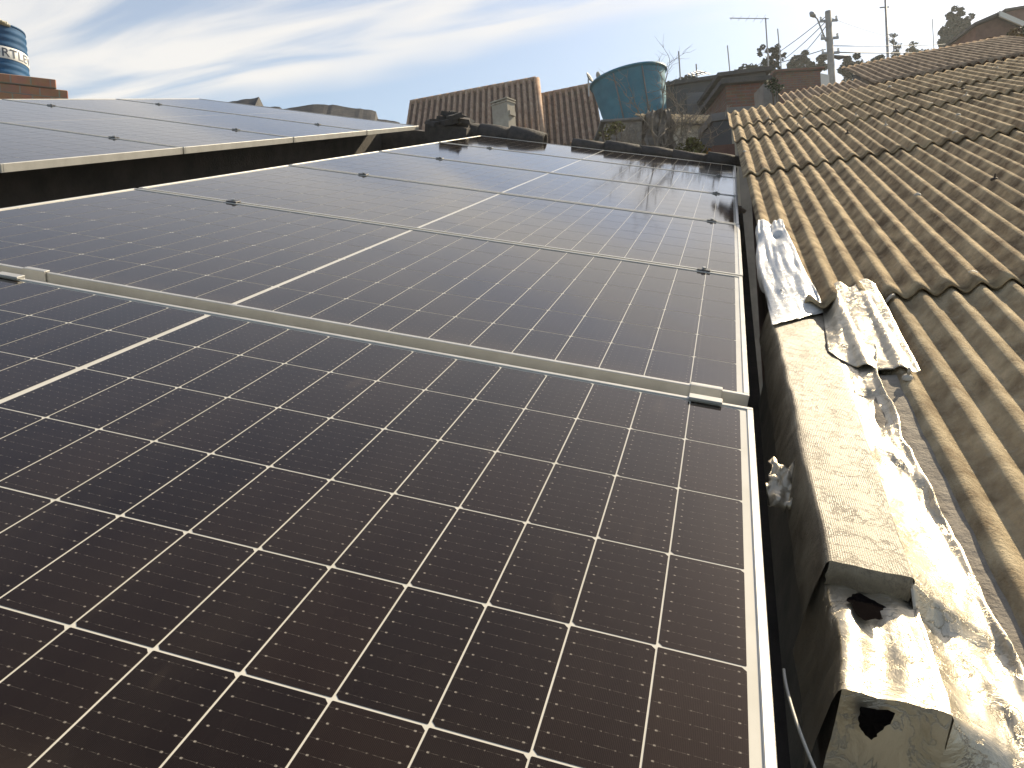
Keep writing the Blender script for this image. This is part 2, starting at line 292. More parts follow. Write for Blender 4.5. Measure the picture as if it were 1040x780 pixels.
# ------------------------------------------------------------------ mesh helpers
def tag(o, label=None, cat=None, group=None, kind=None):
    if label: o['label'] = label
    if cat: o['category'] = cat
    if group: o['group'] = group
    if kind: o['kind'] = kind
    return o
def empty(name, mw, label, cat, group=None):
    o = bpy.data.objects.new(name, None); COL.objects.link(o); o.empty_display_size = .1; o.matrix_world = mw
    return tag(o, label, cat, group)
class MB:
    def __init__(s): s.v = []; s.f = []; s.mi = []; s.uv = None
    def add(s, vs, fs, mi=0):
        o = len(s.v); s.v += [tuple(x) for x in vs]; s.f += [tuple(i + o for i in f) for f in fs]; s.mi += [mi] * len(fs)
    def box(s, x0, y0, z0, x1, y1, z1, mi=0):
        s.add([(x0, y0, z0), (x1, y0, z0), (x1, y1, z0), (x0, y1, z0), (x0, y0, z1), (x1, y0, z1), (x1, y1, z1), (x0, y1, z1)],
              [(0, 3, 2, 1), (4, 5, 6, 7), (0, 1, 5, 4), (1, 2, 6, 5), (2, 3, 7, 6), (3, 0, 4, 7)], mi)
    def hexa(s, p, mi=0):   # 8 points, bottom four then top four
        s.add(p, [(0, 3, 2, 1), (4, 5, 6, 7), (0, 1, 5, 4), (1, 2, 6, 5), (2, 3, 7, 6), (3, 0, 4, 7)], mi)
    def tube(s, pts, rads, seg=8, mi=0, cap=True):
        pts = [Vector(p) for p in pts]
        if isinstance(rads, (int, float)): rads = [rads] * len(pts)
        ring = []; o = len(s.v); ref = None
        for i, p in enumerate(pts):
            d = (pts[min(i + 1, len(pts) - 1)] - pts[max(i - 1, 0)])
            if d.length < 1e-9: d = Vector((0, 0, 1))
            d.normalize()
            a = d.orthogonal().normalized() if ref is None else (ref - d * ref.dot(d)).normalized()
            ref = a; b = d.cross(a)
            for k in range(seg):
                t = 2 * math.pi * k / seg; s.v.append(tuple(p + (a * math.cos(t) + b * math.sin(t)) * rads[i]))
        for i in range(len(pts) - 1):
            for k in range(seg):
                s.f.append((o + i * seg + k, o + i * seg + (k + 1) % seg, o + (i + 1) * seg + (k + 1) % seg, o + (i + 1) * seg + k)); s.mi.append(mi)
        if cap:
            s.f.append(tuple(o + k for k in reversed(range(seg)))); s.mi.append(mi)
            s.f.append(tuple(o + (len(pts) - 1) * seg + k for k in range(seg))); s.mi.append(mi)
    def lathe(s, prof, seg=32, c=(0, 0, 0), mi=0):
        o = len(s.v)
        for r, z in prof:
            for k in range(seg):
                t = 2 * math.pi * k / seg; s.v.append((c[0] + r * math.cos(t), c[1] + r * math.sin(t), c[2] + z))
        for i in range(len(prof) - 1):
            for k in range(seg):
                s.f.append((o + i * seg + k, o + i * seg + (k + 1) % seg, o + (i + 1) * seg + (k + 1) % seg, o + (i + 1) * seg + k)); s.mi.append(mi)
    def grid(s, rows, mi=0):
        o = len(s.v); nc = len(rows[0])
        for r in rows: s.v += [tuple(p) for p in r]
        for i in range(len(rows) - 1):
            for j in range(nc - 1):
                s.f.append((o + i * nc + j, o + i * nc + j + 1, o + (i + 1) * nc + j + 1, o + (i + 1) * nc + j)); s.mi.append(mi)
    def build(s, name, mats, parent=None, mw=None, smooth=False, bevel=0, solid=0, label=None, seg=1):
        me = bpy.data.meshes.new(name); me.from_pydata(s.v, [], s.f)
        if not isinstance(mats, (list, tuple)): mats = [mats]
        for m_ in mats: me.materials.append(m_)
        me.polygons.foreach_set('material_index', s.mi)
        if smooth: me.polygons.foreach_set('use_smooth', [True] * len(s.f))
        me.update()
        o = bpy.data.objects.new(name, me); COL.objects.link(o)
        if parent: o.parent = parent
        elif mw is not None: o.matrix_world = mw
        if solid:
            q = o.modifiers.new('thickness', 'SOLIDIFY'); q.thickness = solid; q.offset = -1
        if bevel:
            q = o.modifiers.new('bevel', 'BEVEL'); q.width = bevel; q.segments = seg; q.limit_method = 'ANGLE'
        if label: o['label'] = label
        return o
def copy_tree(o, parent=None):
    c = o.copy(); COL.objects.link(c)
    if parent: c.parent = parent
    for ch in list(o.children): copy_tree(ch, c)
    return c
def T(x, y, z): return Matrix.Translation((x, y, z))
def ns(x, y, z=0., s=1.): return mnoise.noise(Vector((x * s, y * s, z)))

# ------------------------------------------------------------------ setting: the hillside
def ground_z(x, y):
    h = .5 + (.232 * (y + 2) if y > -2 else .05 * (y + 2))
    if y > 110: h = .5 + .232 * 112 + .02 * (y - 110)
    return h + .5 * ns(x * .05, y * .05)
g = MB(); rows = []
ys = [-120, -60, -30] + [i * 3 - 15 for i in range(46)] + [150, 220, 300]
xs = [-250, -150] + [i * 6 - 90 for i in range(31)] + [150, 250]
for y in ys: rows.append([(x, y, ground_z(x, y)) for x in xs])
g.grid(rows); tag(g.build('hillside', M['soil'], smooth=True), kind='structure')

# ------------------------------------------------------------------ solar panels
PW, PD, GAP, FH = 2.278, 1.134, .020, .035
def panel_meshes():
    fr = MB(); t = .0115
    fr.box(-PW, 0, -FH, 0, t, 0); fr.box(-PW, PD - t, -FH, 0, PD, 0)
    fr.box(-PW, t + .0004, -FH, -PW + t, PD - t - .0004, 0); fr.box(-t, t + .0004, -FH, 0, PD - t - .0004, 0)
    a = fr.build('frame', M['alu'], bevel=.0012)
    c = MB(); uv = []
    zb = -.0030; zc_ = -.0026
    c.add([(-PW + t, t, zb), (-t, t, zb), (-t, PD - t, zb), (-PW + t, PD - t, zb)], [(0, 1, 2, 3)], 1); uv += [(0, 0)] * 4
    cw, ch, g_, gr_ = .0905, .1808, .0021, .0031
    mid = -PW / 2
    y0 = (PD - (6 * ch + 5 * gr_)) / 2
    for half in (0, 1):
        for i in range(12):
            if half == 0: xa = mid + .0062 + i * (cw + g_)
            else: xa = mid - .0062 - (i + 1) * cw - i * g_
            for j in range(6):
                ya = y0 + j * (ch + gr_); xb, yb = xa + cw, ya + ch; k = .0048; e = .0009
                pts = [(xa + k, ya), (xb - e, ya), (xb, ya + e), (xb, yb - k), (xb - k, yb), (xa + e, yb), (xa, yb - e), (xa, ya + k)]
                c.add([(p[0], p[1], zc_) for p in pts], [tuple(range(8))], 0)
                uv += [(p[0] - xa, p[1] - ya) for p in pts]
    b = c.build('cell_sheet', [M['cell'], M['backsheet']])
    ul = b.data.uv_layers.new(name='cell')
    for lp in b.data.loops: ul.data[lp.index].uv = uv[lp.vertex_index]
    u = MB(); u.box(-PW + t + .001, t + .001, -.008, -t - .001, PD - t - .001, -.0045)
    d = u.build('back_cover', M['backsheet'])
    jb = MB(); jb.box(-PW / 2 - .06, PD - .16, -.028, -PW / 2 + .06, PD - .06, -.0082); e_ = jb.build('junction_box', M['alu_dark'])
    return a, b, d, e_
pm = panel_meshes()
first_panel = None
def place_panel(mw, label, group):
    global first_panel
    if first_panel is None:
        r = empty('solar_panel', mw, label, 'solar panel', group)
        for k in pm: k.parent = r
        first_panel = r
        return r
    r = copy_tree(first_panel); r.matrix_world = mw; r['label'] = label; r['group'] = group
    return r
G1 = 'solar panels of the large front array'; G2 = 'solar panels of the left array'
Y0 = [-1.134 - .066] + [i * (PD + GAP) for i in range(5)]
labs = ['nearest solar panel, filling the bottom of the picture in front of the wide gap',
        'solar panel just beyond the wide grey gap in the front array',
        'third solar panel from the front in the front array, faint grid of cells',
        'fourth solar panel from the front in the front array, pale with sky reflection',
        'fifth solar panel from the front, next to last before the dark ridge tiles',
        'farthest solar panel of the front array, mirroring the dark ridge and chimney']
tiltM1 = Matrix.Rotation(-.006, 4, 'X')
for i, y in enumerate(Y0):
    mw = MP @ T(random.uniform(-.002, .002) + (.004 if i == 0 else 0), y, (0.0 if i else .001))
    place_panel(mw, labs[i], G1)
LX, LZ = -2.85, .026
MPL = MP @ T(LX, 0, LZ) @ Matrix.Rotation(.006, 4, 'Y')
labs2 = ['nearest panel of the left array, cut by the picture edge, mirroring the blue tank',
         'second panel of the left array, between the tank reflection and the far pair',
         'third panel of the left array, behind the second seam with clamps',
         'farthest panel of the left array, mirroring the dark humped roofs']
LY = [1.095 + i * 1.1485 for i in range(4)]
for i, y in enumerate(LY): place_panel(MPL @ T(0, y, 0), labs2[i], G2)

# clamps
def clamp_mesh(gap, wid, mats, silver):
    b = MB(); h = wid / 2; g2 = gap / 2; lip = .012 if silver else .007
    if silver:
        b.box(-h, g2 - .001, .0006, h, g2 + lip, .0040)
        b.box(-h, g2 - .0052, -.030, h, g2 - .0012, .0040)
        b.box(-h, -g2 + .0055, -.0325, h, g2 - .0012, -.0302)
        b.box(-h, -g2 + .0012, -.030, h, -g2 + .0052, .0006)
        b.box(-h, -g2 - lip - .006, .0008, h, -g2 + .0052, .0068)
    else:
        b.box(-h, -g2 - lip, .0006, h, g2 + lip, .0046)
        b.box(-h, -g2 + .001, -.03, h, -g2 + .004, .0004); b.box(-h, g2 - .004, -.03, h, g2 - .001, .0004)
    o = b.build('clamp_plate', mats, bevel=.0008)
    s = MB(); zb_ = -.0302 if silver else .0046; s.lathe([(0, zb_ + .0062), (.0062, zb_ + .0062), (.0066, zb_ + .0054), (.0066, zb_), (0, zb_)], 6)
    return o, s.build('bolt_head', M['steel'])
cw_ = clamp_mesh(.066, .062, M['alu'], True)
cn_ = clamp_mesh(.020, .042, M['alu_dark'], False)
def new_clamp(parts, mw, label, group):
    used = parts[0].parent is not None
    if not used:
        r = empty('mid_clamp', mw, label, 'clamp', group)
        for k in parts: k.parent = r
    else:
        r = copy_tree(parts[0].parent); r.matrix_world = mw; r['label'] = label; r['group'] = group
    return r
GC = 'mid clamps between the solar panels'
new_clamp(cw_, MP @ T(on_z(717, 398).x, -.033, 0), 'silver clamp bridging the wide gap at its right end', GC)
new_clamp(cw_, MP @ T(on_z(28, 277).x, -.033, 0), 'silver clamp on the wide gap near the left picture edge', GC)
ordn = ['second', 'third', 'fourth', 'fifth']
for i in range(4):
    y = (i + 1) * (PD + GAP) - GAP / 2
    new_clamp(cn_, MP @ T(-.125, y, 0), 'small dark clamp near the right edge, on the %s seam of the front array' % ordn[i], GC)
    new_clamp(cn_, MP @ T(-1.86, y, 0), 'small dark clamp left of centre, on the %s seam of the front array' % ordn[i], GC)
for i in range(3):
    y = LY[i + 1] - (1.1485 - PD) / 2
    for xx, wd in ((-.42, 'near the bright frame edge'), (-1.87, 'near the far edge')):
        new_clamp(cn_, MPL @ T(xx, y, 0), 'small dark clamp %s of the left array, %s seam' % (wd, ['nearest', 'middle', 'farthest'][i]), GC)

# rails and feet that carry the two arrays
def rails(name, mw, xs_, y0, y1, label):
    e = empty(name, mw, label, 'mounting frame')
    for x in xs_:
        b = MB(); b.box(x - .02, y0, -FH - .0405, x + .02, y1, -FH - .0005); b.build('rail', M['alu'], e, bevel=.002)
        y = y0 + .2
        while y < y1:
            b = MB(); b.box(x + .021, y, -.36, x + .027, y + .05, -FH - .006); b.box(x + .021, y, -.366, x + .09, y + .05, -.361); b.build('foot', M['steel'], e); y += 1.15
    return e
rails('mounting_frame', MP, (-.125, -1.86), -1.22, 5.76, 'aluminium rails and feet under the front solar array')
rails('mounting_frame', MPL, (-.62, -1.87), 1.05, 5.6, 'aluminium rails and feet under the left solar array')

# ------------------------------------------------------------------ the house that carries the panels
def corr(a0, a1, b0, b1, pitch, amp, phase, lift, thick=.006, nb=14, spw=10, sag=.004, jag=0., h0=0., seed=0.):
    """corrugated sheet in a roof frame: waves across a, ribs along b"""
    b = MB(); na = max(2, int(round((a1 - a0) / pitch * spw)))
    def P(i, j, dn):
        a = a0 + (a1 - a0) * i / na; t = j / nb; y = b0 + (b1 - b0) * t
        if j == 0 and jag: y += jag * ns(a * 9, seed + 3.1) + jag * .6 * ns(a * 31, seed)
        z = h0 + amp * math.cos(2 * math.pi * (a - phase) / pitch) + lift * (1 - t) + sag * ns(a * 1.3, y * .9, seed) + .0011 * ns(a * 12, y * 3, seed + 5) + dn
        return (a, y, z)
    top = [[P(i, j, 0) for i in range(na + 1)] for j in range(nb + 1)]
    bot = [[P(i, j, -thick) for i in range(na + 1)] for j in range(nb + 1)]
    b.grid(top); o = len(b.v); b.grid([r[::-1] for r in bot])
    n1_ = na + 1
    def bi(i, j): return o + j * n1_ + (na - i)
    def ti(i, j): return j * n1_ + i
    for i in range(na):
        b.f.append((ti(i + 1, 0), ti(i, 0), bi(i, 0), bi(i + 1, 0))); b.mi.append(0)
        b.f.append((ti(i, nb), ti(i + 1, nb), bi(i + 1, nb), bi(i, nb))); b.mi.append(0)
    for j in range(nb):
        b.f.append((ti(0, j), ti(0, j + 1), bi(0, j + 1), bi(0, j))); b.mi.append(0)
        b.f.append((ti(na, j + 1), ti(na, j), bi(na, j), bi(na, j + 1))); b.mi.append(0)
    return b

house = empty('house', MP, 'house under the solar panels with a dark roof and black ridge tiles', 'house')
corr(-5.6, .03, -1.9, 6.0, .177, .02, 0, 0, nb=10, spw=8, h0=-.39).build('roof', M['darkroof'], house, smooth=True)
def wbox(mb, x0, x1, y0, y1, z0, z1):     # world-aligned box
    mb.box(x0, y0, z0, x1, y1, z1)
hw = MB(); inv = MP.inverted()
cor = [(-5.4, -1.6), (-.05, -1.6), (-.05, 5.85), (-5.4, 5.85)]
tops = [MP @ Vector((x, y, -.45)) for x, y in cor]
hw.hexa([inv @ Vector((p.x, p.y, ground_z(p.x, p.y) - .6)) for p in tops] + [inv @ p for p in tops])
hw.build('wall', M['plaster'], house)
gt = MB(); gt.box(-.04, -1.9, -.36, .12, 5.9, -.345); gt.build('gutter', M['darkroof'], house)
lw_ = MB(); lw_.box(-3.40, .6, -.42, -3.28, 5.84, -.03); lw_.build('added_dark_wall', M['darkroof'], house)  # added wall, keeps the gap under the left array dark
bw = MB(); bw.box(-5.5, 5.84, -.7, .02, 5.96, -.03); bw.build('ridge_wall', M['ridge'], house)
x = -1.45
while x < -.02:                              # rounded ridge tiles behind the far edge
    b = MB(); ln = .33; r = .056 + .012 * ns(x * 5, 3.3)
    rw = []
    for s_, k in ((0, 1.05), (.5, 1.0), (1, .93)):
        rw.append([(x + ln * s_, 5.90 + r * k * math.cos(t) * 1.25, -.012 + .02 * ns(x * 4, 8.8) + r * k * math.sin(t) * 1.35 + .012 * ns(x * 7, s_)) for t in [math.pi * q / 10 for q in range(11)]])
    b.grid(rw); b.build('ridge_tile', M['ridge'], house, smooth=True, solid=.014); x += .30
x = -2.62
while x < -1.75:
    b = MB(); ln = .33; r = .085
    rw = []
    for s_, k in ((0, 1.05), (.5, 1.0), (1, .9)):
        rw.append([(x + ln * s_, 5.92 + r * k * math.cos(t) * 1.3, -.02 + .05 * max(0, ns(x * 3, 1.7)) + r * k * math.sin(t) * 1.3 + .02 * ns(x * 9, s_)) for t in [math.pi * q / 10 for q in range(11)]])
    b.grid(rw); b.build('ridge_tile', M['ridge'], house, smooth=True, solid=.014); x += .29
# broken ridge tile pieces piled up in the slot between the arrays
hp = MB()
for i in range(26):
    c = Vector((random.uniform(-2.78, -2.42), random.uniform(5.72, 6.0), random.uniform(.02, .15) ))
    s = random.uniform(.03, .075); rot = Matrix.Rotation(random.uniform(0, 6), 3, 'Z') @ Matrix.Rotation(random.uniform(-.7, .7), 3, 'X')
    hp.hexa([c + rot @ Vector(q) for q in [(-s, -s, -.02), (s, -s * .7, -.02), (s * .8, s, -.02), (-s, s, -.02), (-s * .9, -s, .02), (s, -s * .6, .025), (s * .7, s, .02), (-s * .8, s * .9, .015)]])
hp.box(-2.8, 5.7, -.36, -2.40, 6.02, .05)
tag(hp.build('tile_pile', M['ridge'], mw=MP), 'pile of broken black ridge tiles at the end of the left array', 'tile pile')

# ------------------------------------------------------------------ neighbouring roof of corrugated sheets
nb_house = empty('neighbour_house', MR, 'low neighbouring house with a weathered brown corrugated roof', 'house')
PIT, AMP, PH = .075, .0130, -.0728
rowsB = [(-2.6, .0, -.26, 'fibro2'), (.0, 2.23, -.47, 'fibro'), (2.23, 3.55, -.487, 'fibro'), (3.55, 4.3, -.50, 'fibro'), (4.3, 5.44, -.515, 'fibro')]
sheets = {}
for k, (b0, b1, a0, mk) in enumerate(rowsB):
    a = a0; c = 0
    while a < 4.6:
        wv = 14 if c else round((.78 - a0) / PIT)
        a1 = a + wv * PIT
        up_ = .10 if k < 4 else 0
        o = corr(a, a1 + .012, b0 + random.uniform(-.012, .012) * (c > 0), b1 + up_, PIT, AMP, PH, .016 + .003 * (c % 2), jag=.012, seed=k * 3.7 + c * 1.3, nb=int(10 + 10 * (b1 - b0)), sag=.0035).build('roof_sheet', M[mk], nb_house, smooth=True)
        sheets[(k, c)] = (o, a, a1); a = a1; c += 1
# fixing bolts with pale sealant on the crests
nbolt = 0
for k, (b0, b1, a0, mk) in enumerate(rowsB):
    for bb in ([b0 + .09, (b0 + b1) / 2 + .1] if k > 0 else [-.55]):
        i = 0
        while True:
            a = PH + PIT * (math.ceil((a0 - PH) / PIT) + i); i += random.choice((3, 4, 5, 5))
            if a > 3.4: break
            if a < a0 + .02: continue
            sh = [s for (kk, cc), s in sheets.items() if kk == k and s[1] <= a <= s[2]]
            if not sh or random.random() < .25: continue
            b2 = bb + random.uniform(-.09, .09); z = AMP + .009 + .004
            m_ = MB(); s = random.uniform(.006, .0115)
            m_.lathe([(s * 1.7, -.006), (s * 1.5, 0), (s * 1.1, s * .35), (s * .5, s * .6), (0, s * .65)], 9, (a + random.uniform(-.004, .004), b2, z - .003))
            if random.random() < .5: m_.tube([(a, b2, z), (a + .003, b2 + .002, z + .016)], .0035, 6)
            m_.build('roof_bolt', M['lead'] if random.random() < .72 else M['rust'], sh[0][0], smooth=True); nbolt += 1
# walls below the roof
inr = MR.inverted()
cor = [(-.36, -2.2), (4.3, -2.2), (4.3, 5.2), (-.36, 5.2)]
tops = [MR @ Vector((x, y, -.05)) for x, y in cor]
b = MB(); b.hexa([inr @ Vector((p.x, p.y, ground_z(p.x, p.y) - .6)) for p in tops] + [inr @ p for p in tops]); b.build('wall', M['redwall'], nb_house)
b = MB(); b.box(-.46, 2.30, -.05, -.37, 5.2, -.018); b.build('eave_board', M['redwall'], nb_house)
# mortar run along the last rib of the near sheets: right border on the roof, left border under the membrane
def lerp(a, b, t): return a + (b - a) * t
def interp(tab, v):
    for (v0, a), (v1, b) in zip(tab, tab[1:]):
        if v <= v1: return lerp(a, b, (v - v0) / (v1 - v0))
    return tab[-1][1]
# border stations down the slope: (Y, parapet right X, membrane right X, mortar right X), metres in the panel frame
def stations():
    pl = [(310, 835), (345, 845), (385, 857), (440, 876), (510, 901), (575, 925), (650, 945), (715, 957), (780, 975), (860, 1000)]
    ml = [(310, 884), (345, 888), (385, 893), (440, 914), (510, 946), (540, 966), (600, 1000), (672, 1032), (715, 1048), (780, 1072), (860, 1100)]
    cl_ = [(310, 905), (345, 917), (385, 932), (440, 962), (510, 1000), (540, 1018), (600, 1046), (672, 1080), (715, 1100), (780, 1132), (860, 1175)]
    A = [on_z(u, v, -.04) for v, u in pl]; B = [on_roof(u, v, .012) for v, u in ml]; Cc = [on_roof(u, v, -.002) for v, u in cl_]
    return A, B, Cc
SA, SB, SC = stations()
def at_y(P, y):
    P = sorted(P, key=lambda p: p.y)
    if y <= P[0].y: a, b = P[0], P[1]
    elif y >= P[-1].y: a, b = P[-2], P[-1]
    else:
        for a, b in zip(P, P[1:]):
            if a.y <= y <= b.y: break
    return a + (b - a) * ((y - a.y) / (b.y - a.y))
invP = MP.inverted(); R2P = invP @ MR; P2R = R2P.inverted()
b = MB(); rw = []
for j in range(61):
    y = lerp(-1.6, .40, j / 60); A = at_y(SB, y); C_ = at_y(SC, y)
    A = at_y(SB, y) - Vector((.035, 0, .004)) - NRM * .012; C_ = C_ + Vector((.006 * ns(y * 11, 2), 0, 0))
    r = []
    for i in range(13):
        s = i / 12; p = A.lerp(C_, s) + NRM * (.004 * math.sin(math.pi * min(1, s * 1.12)) ** .6 + .003 * ns(p_ := y * 14, s * 6) + .0018 * ns(y * 46, s * 22))
        if i == 12: p = p - NRM * .012
        r.append(P2R @ p)
    rw.append(r)
b.grid(rw); b.build('mortar_fillet', M['mortar'], nb_house, smooth=True)
# cracked piece of sheet at the corner of the seam
b = corr(-.205, -.15, -.045, .03, PIT, AMP, PH, .018, nb=3, jag=.02, seed=9.); b.build('sheet_fragment', M['lead'], nb_house, smooth=True)

# ------------------------------------------------------------------ parapet wrapped in aluminised fabric
par = empty('parapet_wall', MP, 'low parapet wall wrapped in crazed aluminised fabric along the gutter', 'parapet')
TL = [on_z(785, 325, -.04), on_z(843, 575, -.04)]; TR = [on_z(835, 310, -.04), on_z(925, 575, -.04)]
def left_x(y): return lerp(TL[0].x, TL[1].x, (y - TL[0].y) / (TL[1].y - TL[0].y))
def right_x(y): return lerp(TR[0].x, TR[1].x, (y - TR[0].y) / (TR[1].y - TR[0].y))
YSTEP = on_z(885, 578, -.04).y
Z2 = -.075
YEND = on_z(910, 712, Z2).y
print('parapet', TL, TR, YSTEP, YEND)
def wrap(name, y0, y1, z, xl, xr, drop, mk, seedv, amp=.004, ny=70, endface=None, fold=0.):
    b = MB(); rw = []
    for j in range(ny + 1):
        y = lerp(y0, y1, j / ny); a, c = xl(y), xr(y); r = []
        prof = [(a - .012, z - drop), (a - .010, z - drop * .6), (a - .005, z - .022), (a - .0025, z - .006), (a + .001, z - .0012)]
        prof += [(a + .0045, z)] + [(lerp(a, c, q / 12), z) for q in range(1, 12)] + [(c - .0045, z)]
        prof += [(c - .001, z - .0012), (c + .0015, z - .006), (c + .004, z - .05)]
        for i, (x, zz) in enumerate(prof):
            e = amp * ns(x * 18, y * 9, zz * 10 + seedv) + amp * .4 * ns(x * 55, y * 40, seedv)
            f_ = fold * math.sin((x - a) / (c - a) * 11 + 1.4 * ns(y * 6, seedv)) * math.sin(math.pi * j / ny) ** .5 if 5 <= i <= 17 else 0
            r.append((x + (e if i < 5 else 0) * 1.2, y + .3 * e, zz + (e if i >= 4 else 0) + f_))
        rw.append(r)
    b.grid(rw)
    if endface:          # cloth turned down over the near end
        n_ = len(rw[0]); last = rw[0]; r2 = []
        for q in range(9):
            s = q / 8; r2.append([(x + .01 * s * ns(x * 20, s * 3), y - .003 * math.sin(s * 3) - endface[1] * s, zz - endface[0] * s + (0 if i > 4 else 0)) for i, (x, y, zz) in enumerate(last[4:19])])
        b.grid(r2[::-1])
    return b.build(name, M[mk], par, smooth=True)
wrap('fabric_cover', YSTEP, .93, -.04, left_x, right_x, .10, 'wrap', 1.0, amp=.003, endface=(.036, .002))
wrap('lower_fabric_cover', YEND, YSTEP + .03, Z2, lambda y: left_x(y) - .004 + .012 * math.sin((y - YEND) * 9), lambda y: right_x(y) + .012, .14, 'foil', 5.0, amp=.006, ny=60, endface=(.16, .03), fold=.0055)
b = MB()
b.box(left_x(0) + .016, YEND + .012, -.60, right_x(0) - .012, .92, -.09); b.box(left_x(0) + .012, YSTEP + .01, -.0899, right_x(0) - .02, .915, -.047)
b.build('wall_core', M['plaster'], par, bevel=.004)
b = MB(); b.box(left_x(0) - .006, -2.0, -.62, right_x(0) + .02, YEND + .006, -.235); b.build('lower_wall', M['plaster'], par, bevel=.006)
# torn hole in the fabric where it dips below the step, and in its turned-down end
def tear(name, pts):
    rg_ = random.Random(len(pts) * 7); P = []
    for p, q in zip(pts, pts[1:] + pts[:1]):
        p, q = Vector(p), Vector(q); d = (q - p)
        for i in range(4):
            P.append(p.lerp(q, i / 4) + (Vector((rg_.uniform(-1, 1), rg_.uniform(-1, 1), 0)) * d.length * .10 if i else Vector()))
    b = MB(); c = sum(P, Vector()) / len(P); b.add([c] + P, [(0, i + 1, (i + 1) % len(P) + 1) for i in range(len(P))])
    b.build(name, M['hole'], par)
hx, hy, hz = lerp(left_x(YSTEP), right_x(YSTEP), .42), YSTEP - .055, Z2 + .009
rg = random.Random(4)
tear('torn_hole', [(hx + (.030 + .012 * rg.uniform(-1, 1)) * math.cos(q / 11 * 6.28) * (1.2 if q in (1, 2, 9) else .8), hy + (.026 + .010 * rg.uniform(-1, 1)) * math.sin(q / 11 * 6.28), hz) for q in range(11)])
rg = random.Random(8); hx = lerp(left_x(YEND), right_x(YEND), .30)
tear('torn_hole', [(hx + x, YEND - .018 - .03 * (-z) / .16, Z2 + z) for x, z in ((-.016, -.004), (.020, -.002), (.018, -.016), (.010, -.027), (.003, -.040), (-.006, -.034), (-.013, -.027), (-.015, -.014))])

# ------------------------------------------------------------------ foil flashing from the parapet onto the sheets
fl = empty('foil_flashing', MP, 'crumpled aluminium foil flashing between the parapet and the corrugated roof', 'flashing')
def crumple(y, s, sd):
    d_ = y * 11 + s * 2.6 + 1.2 * ns(y * 4, s * 2, sd)
    return .0055 * max(0, math.sin(d_)) ** 5 * (.4 + abs(ns(y * 3, s, sd + 8)) * 2) + .0045 * ns(y * 8, s * 3, sd) + .0035 * abs(ns(y * 19, s * 7, sd + 2)) - .002 + .0007 * ns(y * 44, s * 16, sd + 4)
b = MB(); rw = []
for j in range(150):
    y = lerp(-1.55, .60, j / 149); A = at_y(SA, y) - Vector((.004, 0, .004)); B = at_y(SB, y)
    B = B + Vector((.013 * ns(y * 5, 7.7) + .006 * ns(y * 17, 1.2), 0, 0)); r = []
    if y < YSTEP: A = A + Vector((.012, 0, Z2 + .04))
    if y < YEND + .01: A = A + Vector((-.012, 0, -.13 * min(1, (YEND + .01 - y) / .05)))
    for i in range(25):
        s = i / 24; p = A.lerp(B, s); sagv = -.018 * math.sin(math.pi * s) * (1 if y < .3 else .3)
        p = p + NRM * (sagv + .005 * s + crumple(y, s, 3.) * (1.6 if y < .2 else 1.0) * min(1, s * 5))
        qq = P2R @ p; wv = AMP * math.cos(2 * math.pi * (qq.x - PH) / PIT) + .008 + .5 * crumple(y, s, 3.)
        if qq.x > -.27 and qq.z < wv: p = p + NRM * (wv - qq.z)
        if s > .9: p = p + NRM * (.010 * (s - .9) * 10 * (.5 + ns(y * 7, 9)))
        r.append(p)
    rw.append(r)
b.grid(rw); b.build('lower_foil', M['foil'], fl, smooth=True, solid=.0012)
# upper flap pressed over two ribs
b = MB(); rw = []
hem = [(0, 841, 356), (.2, 855, 369), (.4, 872, 378), (.6, 892, 380), (.8, 913, 380), (.93, 928, 384), (1, 935, 381)]
for j in range(70):
    t = j / 69; r = []
    for i in range(46):
        s = i / 45
        for h0_, h1_ in zip(hem, hem[1:]):
            if h0_[0] <= s <= h1_[0]: break
        k = (s - h0_[0]) / (h1_[0] - h0_[0]); hu, hv = lerp(h0_[1], h1_[1], k), lerp(h0_[2], h1_[2], k)
        tu, tv = lerp(833, 889, s), lerp(298, 292, s) + 3 * math.sin(s * 14)
        u, v = lerp(tu, hu, t), lerp(tv, hv, t)
        q = P2R @ on_roof(u, v, .004); wave = AMP * math.cos(2 * math.pi * (q.x - PH) / PIT)
        Lr = P2R @ on_z(u, v, -.036); m_ = min(1, s / .28); m_ = m_ * m_ * (3 - 2 * m_)
        a, bb = lerp(Lr.x, q.x, m_), lerp(Lr.y, q.y, m_)
        z = lerp(Lr.z, max(wave * .85 + .013, .012 + .010 * (1 - t)) + .004, m_) + crumple(bb * 1.3, s, 11.) * .8 + .004 * ns(s * 5, t * 4, 5.)
        r.append(R2P @ Vector((a, bb, z)))
    rw.append(r)
b.grid(rw[::-1]); b.build('upper_flap', M['foil'], fl, smooth=True, solid=.0014)

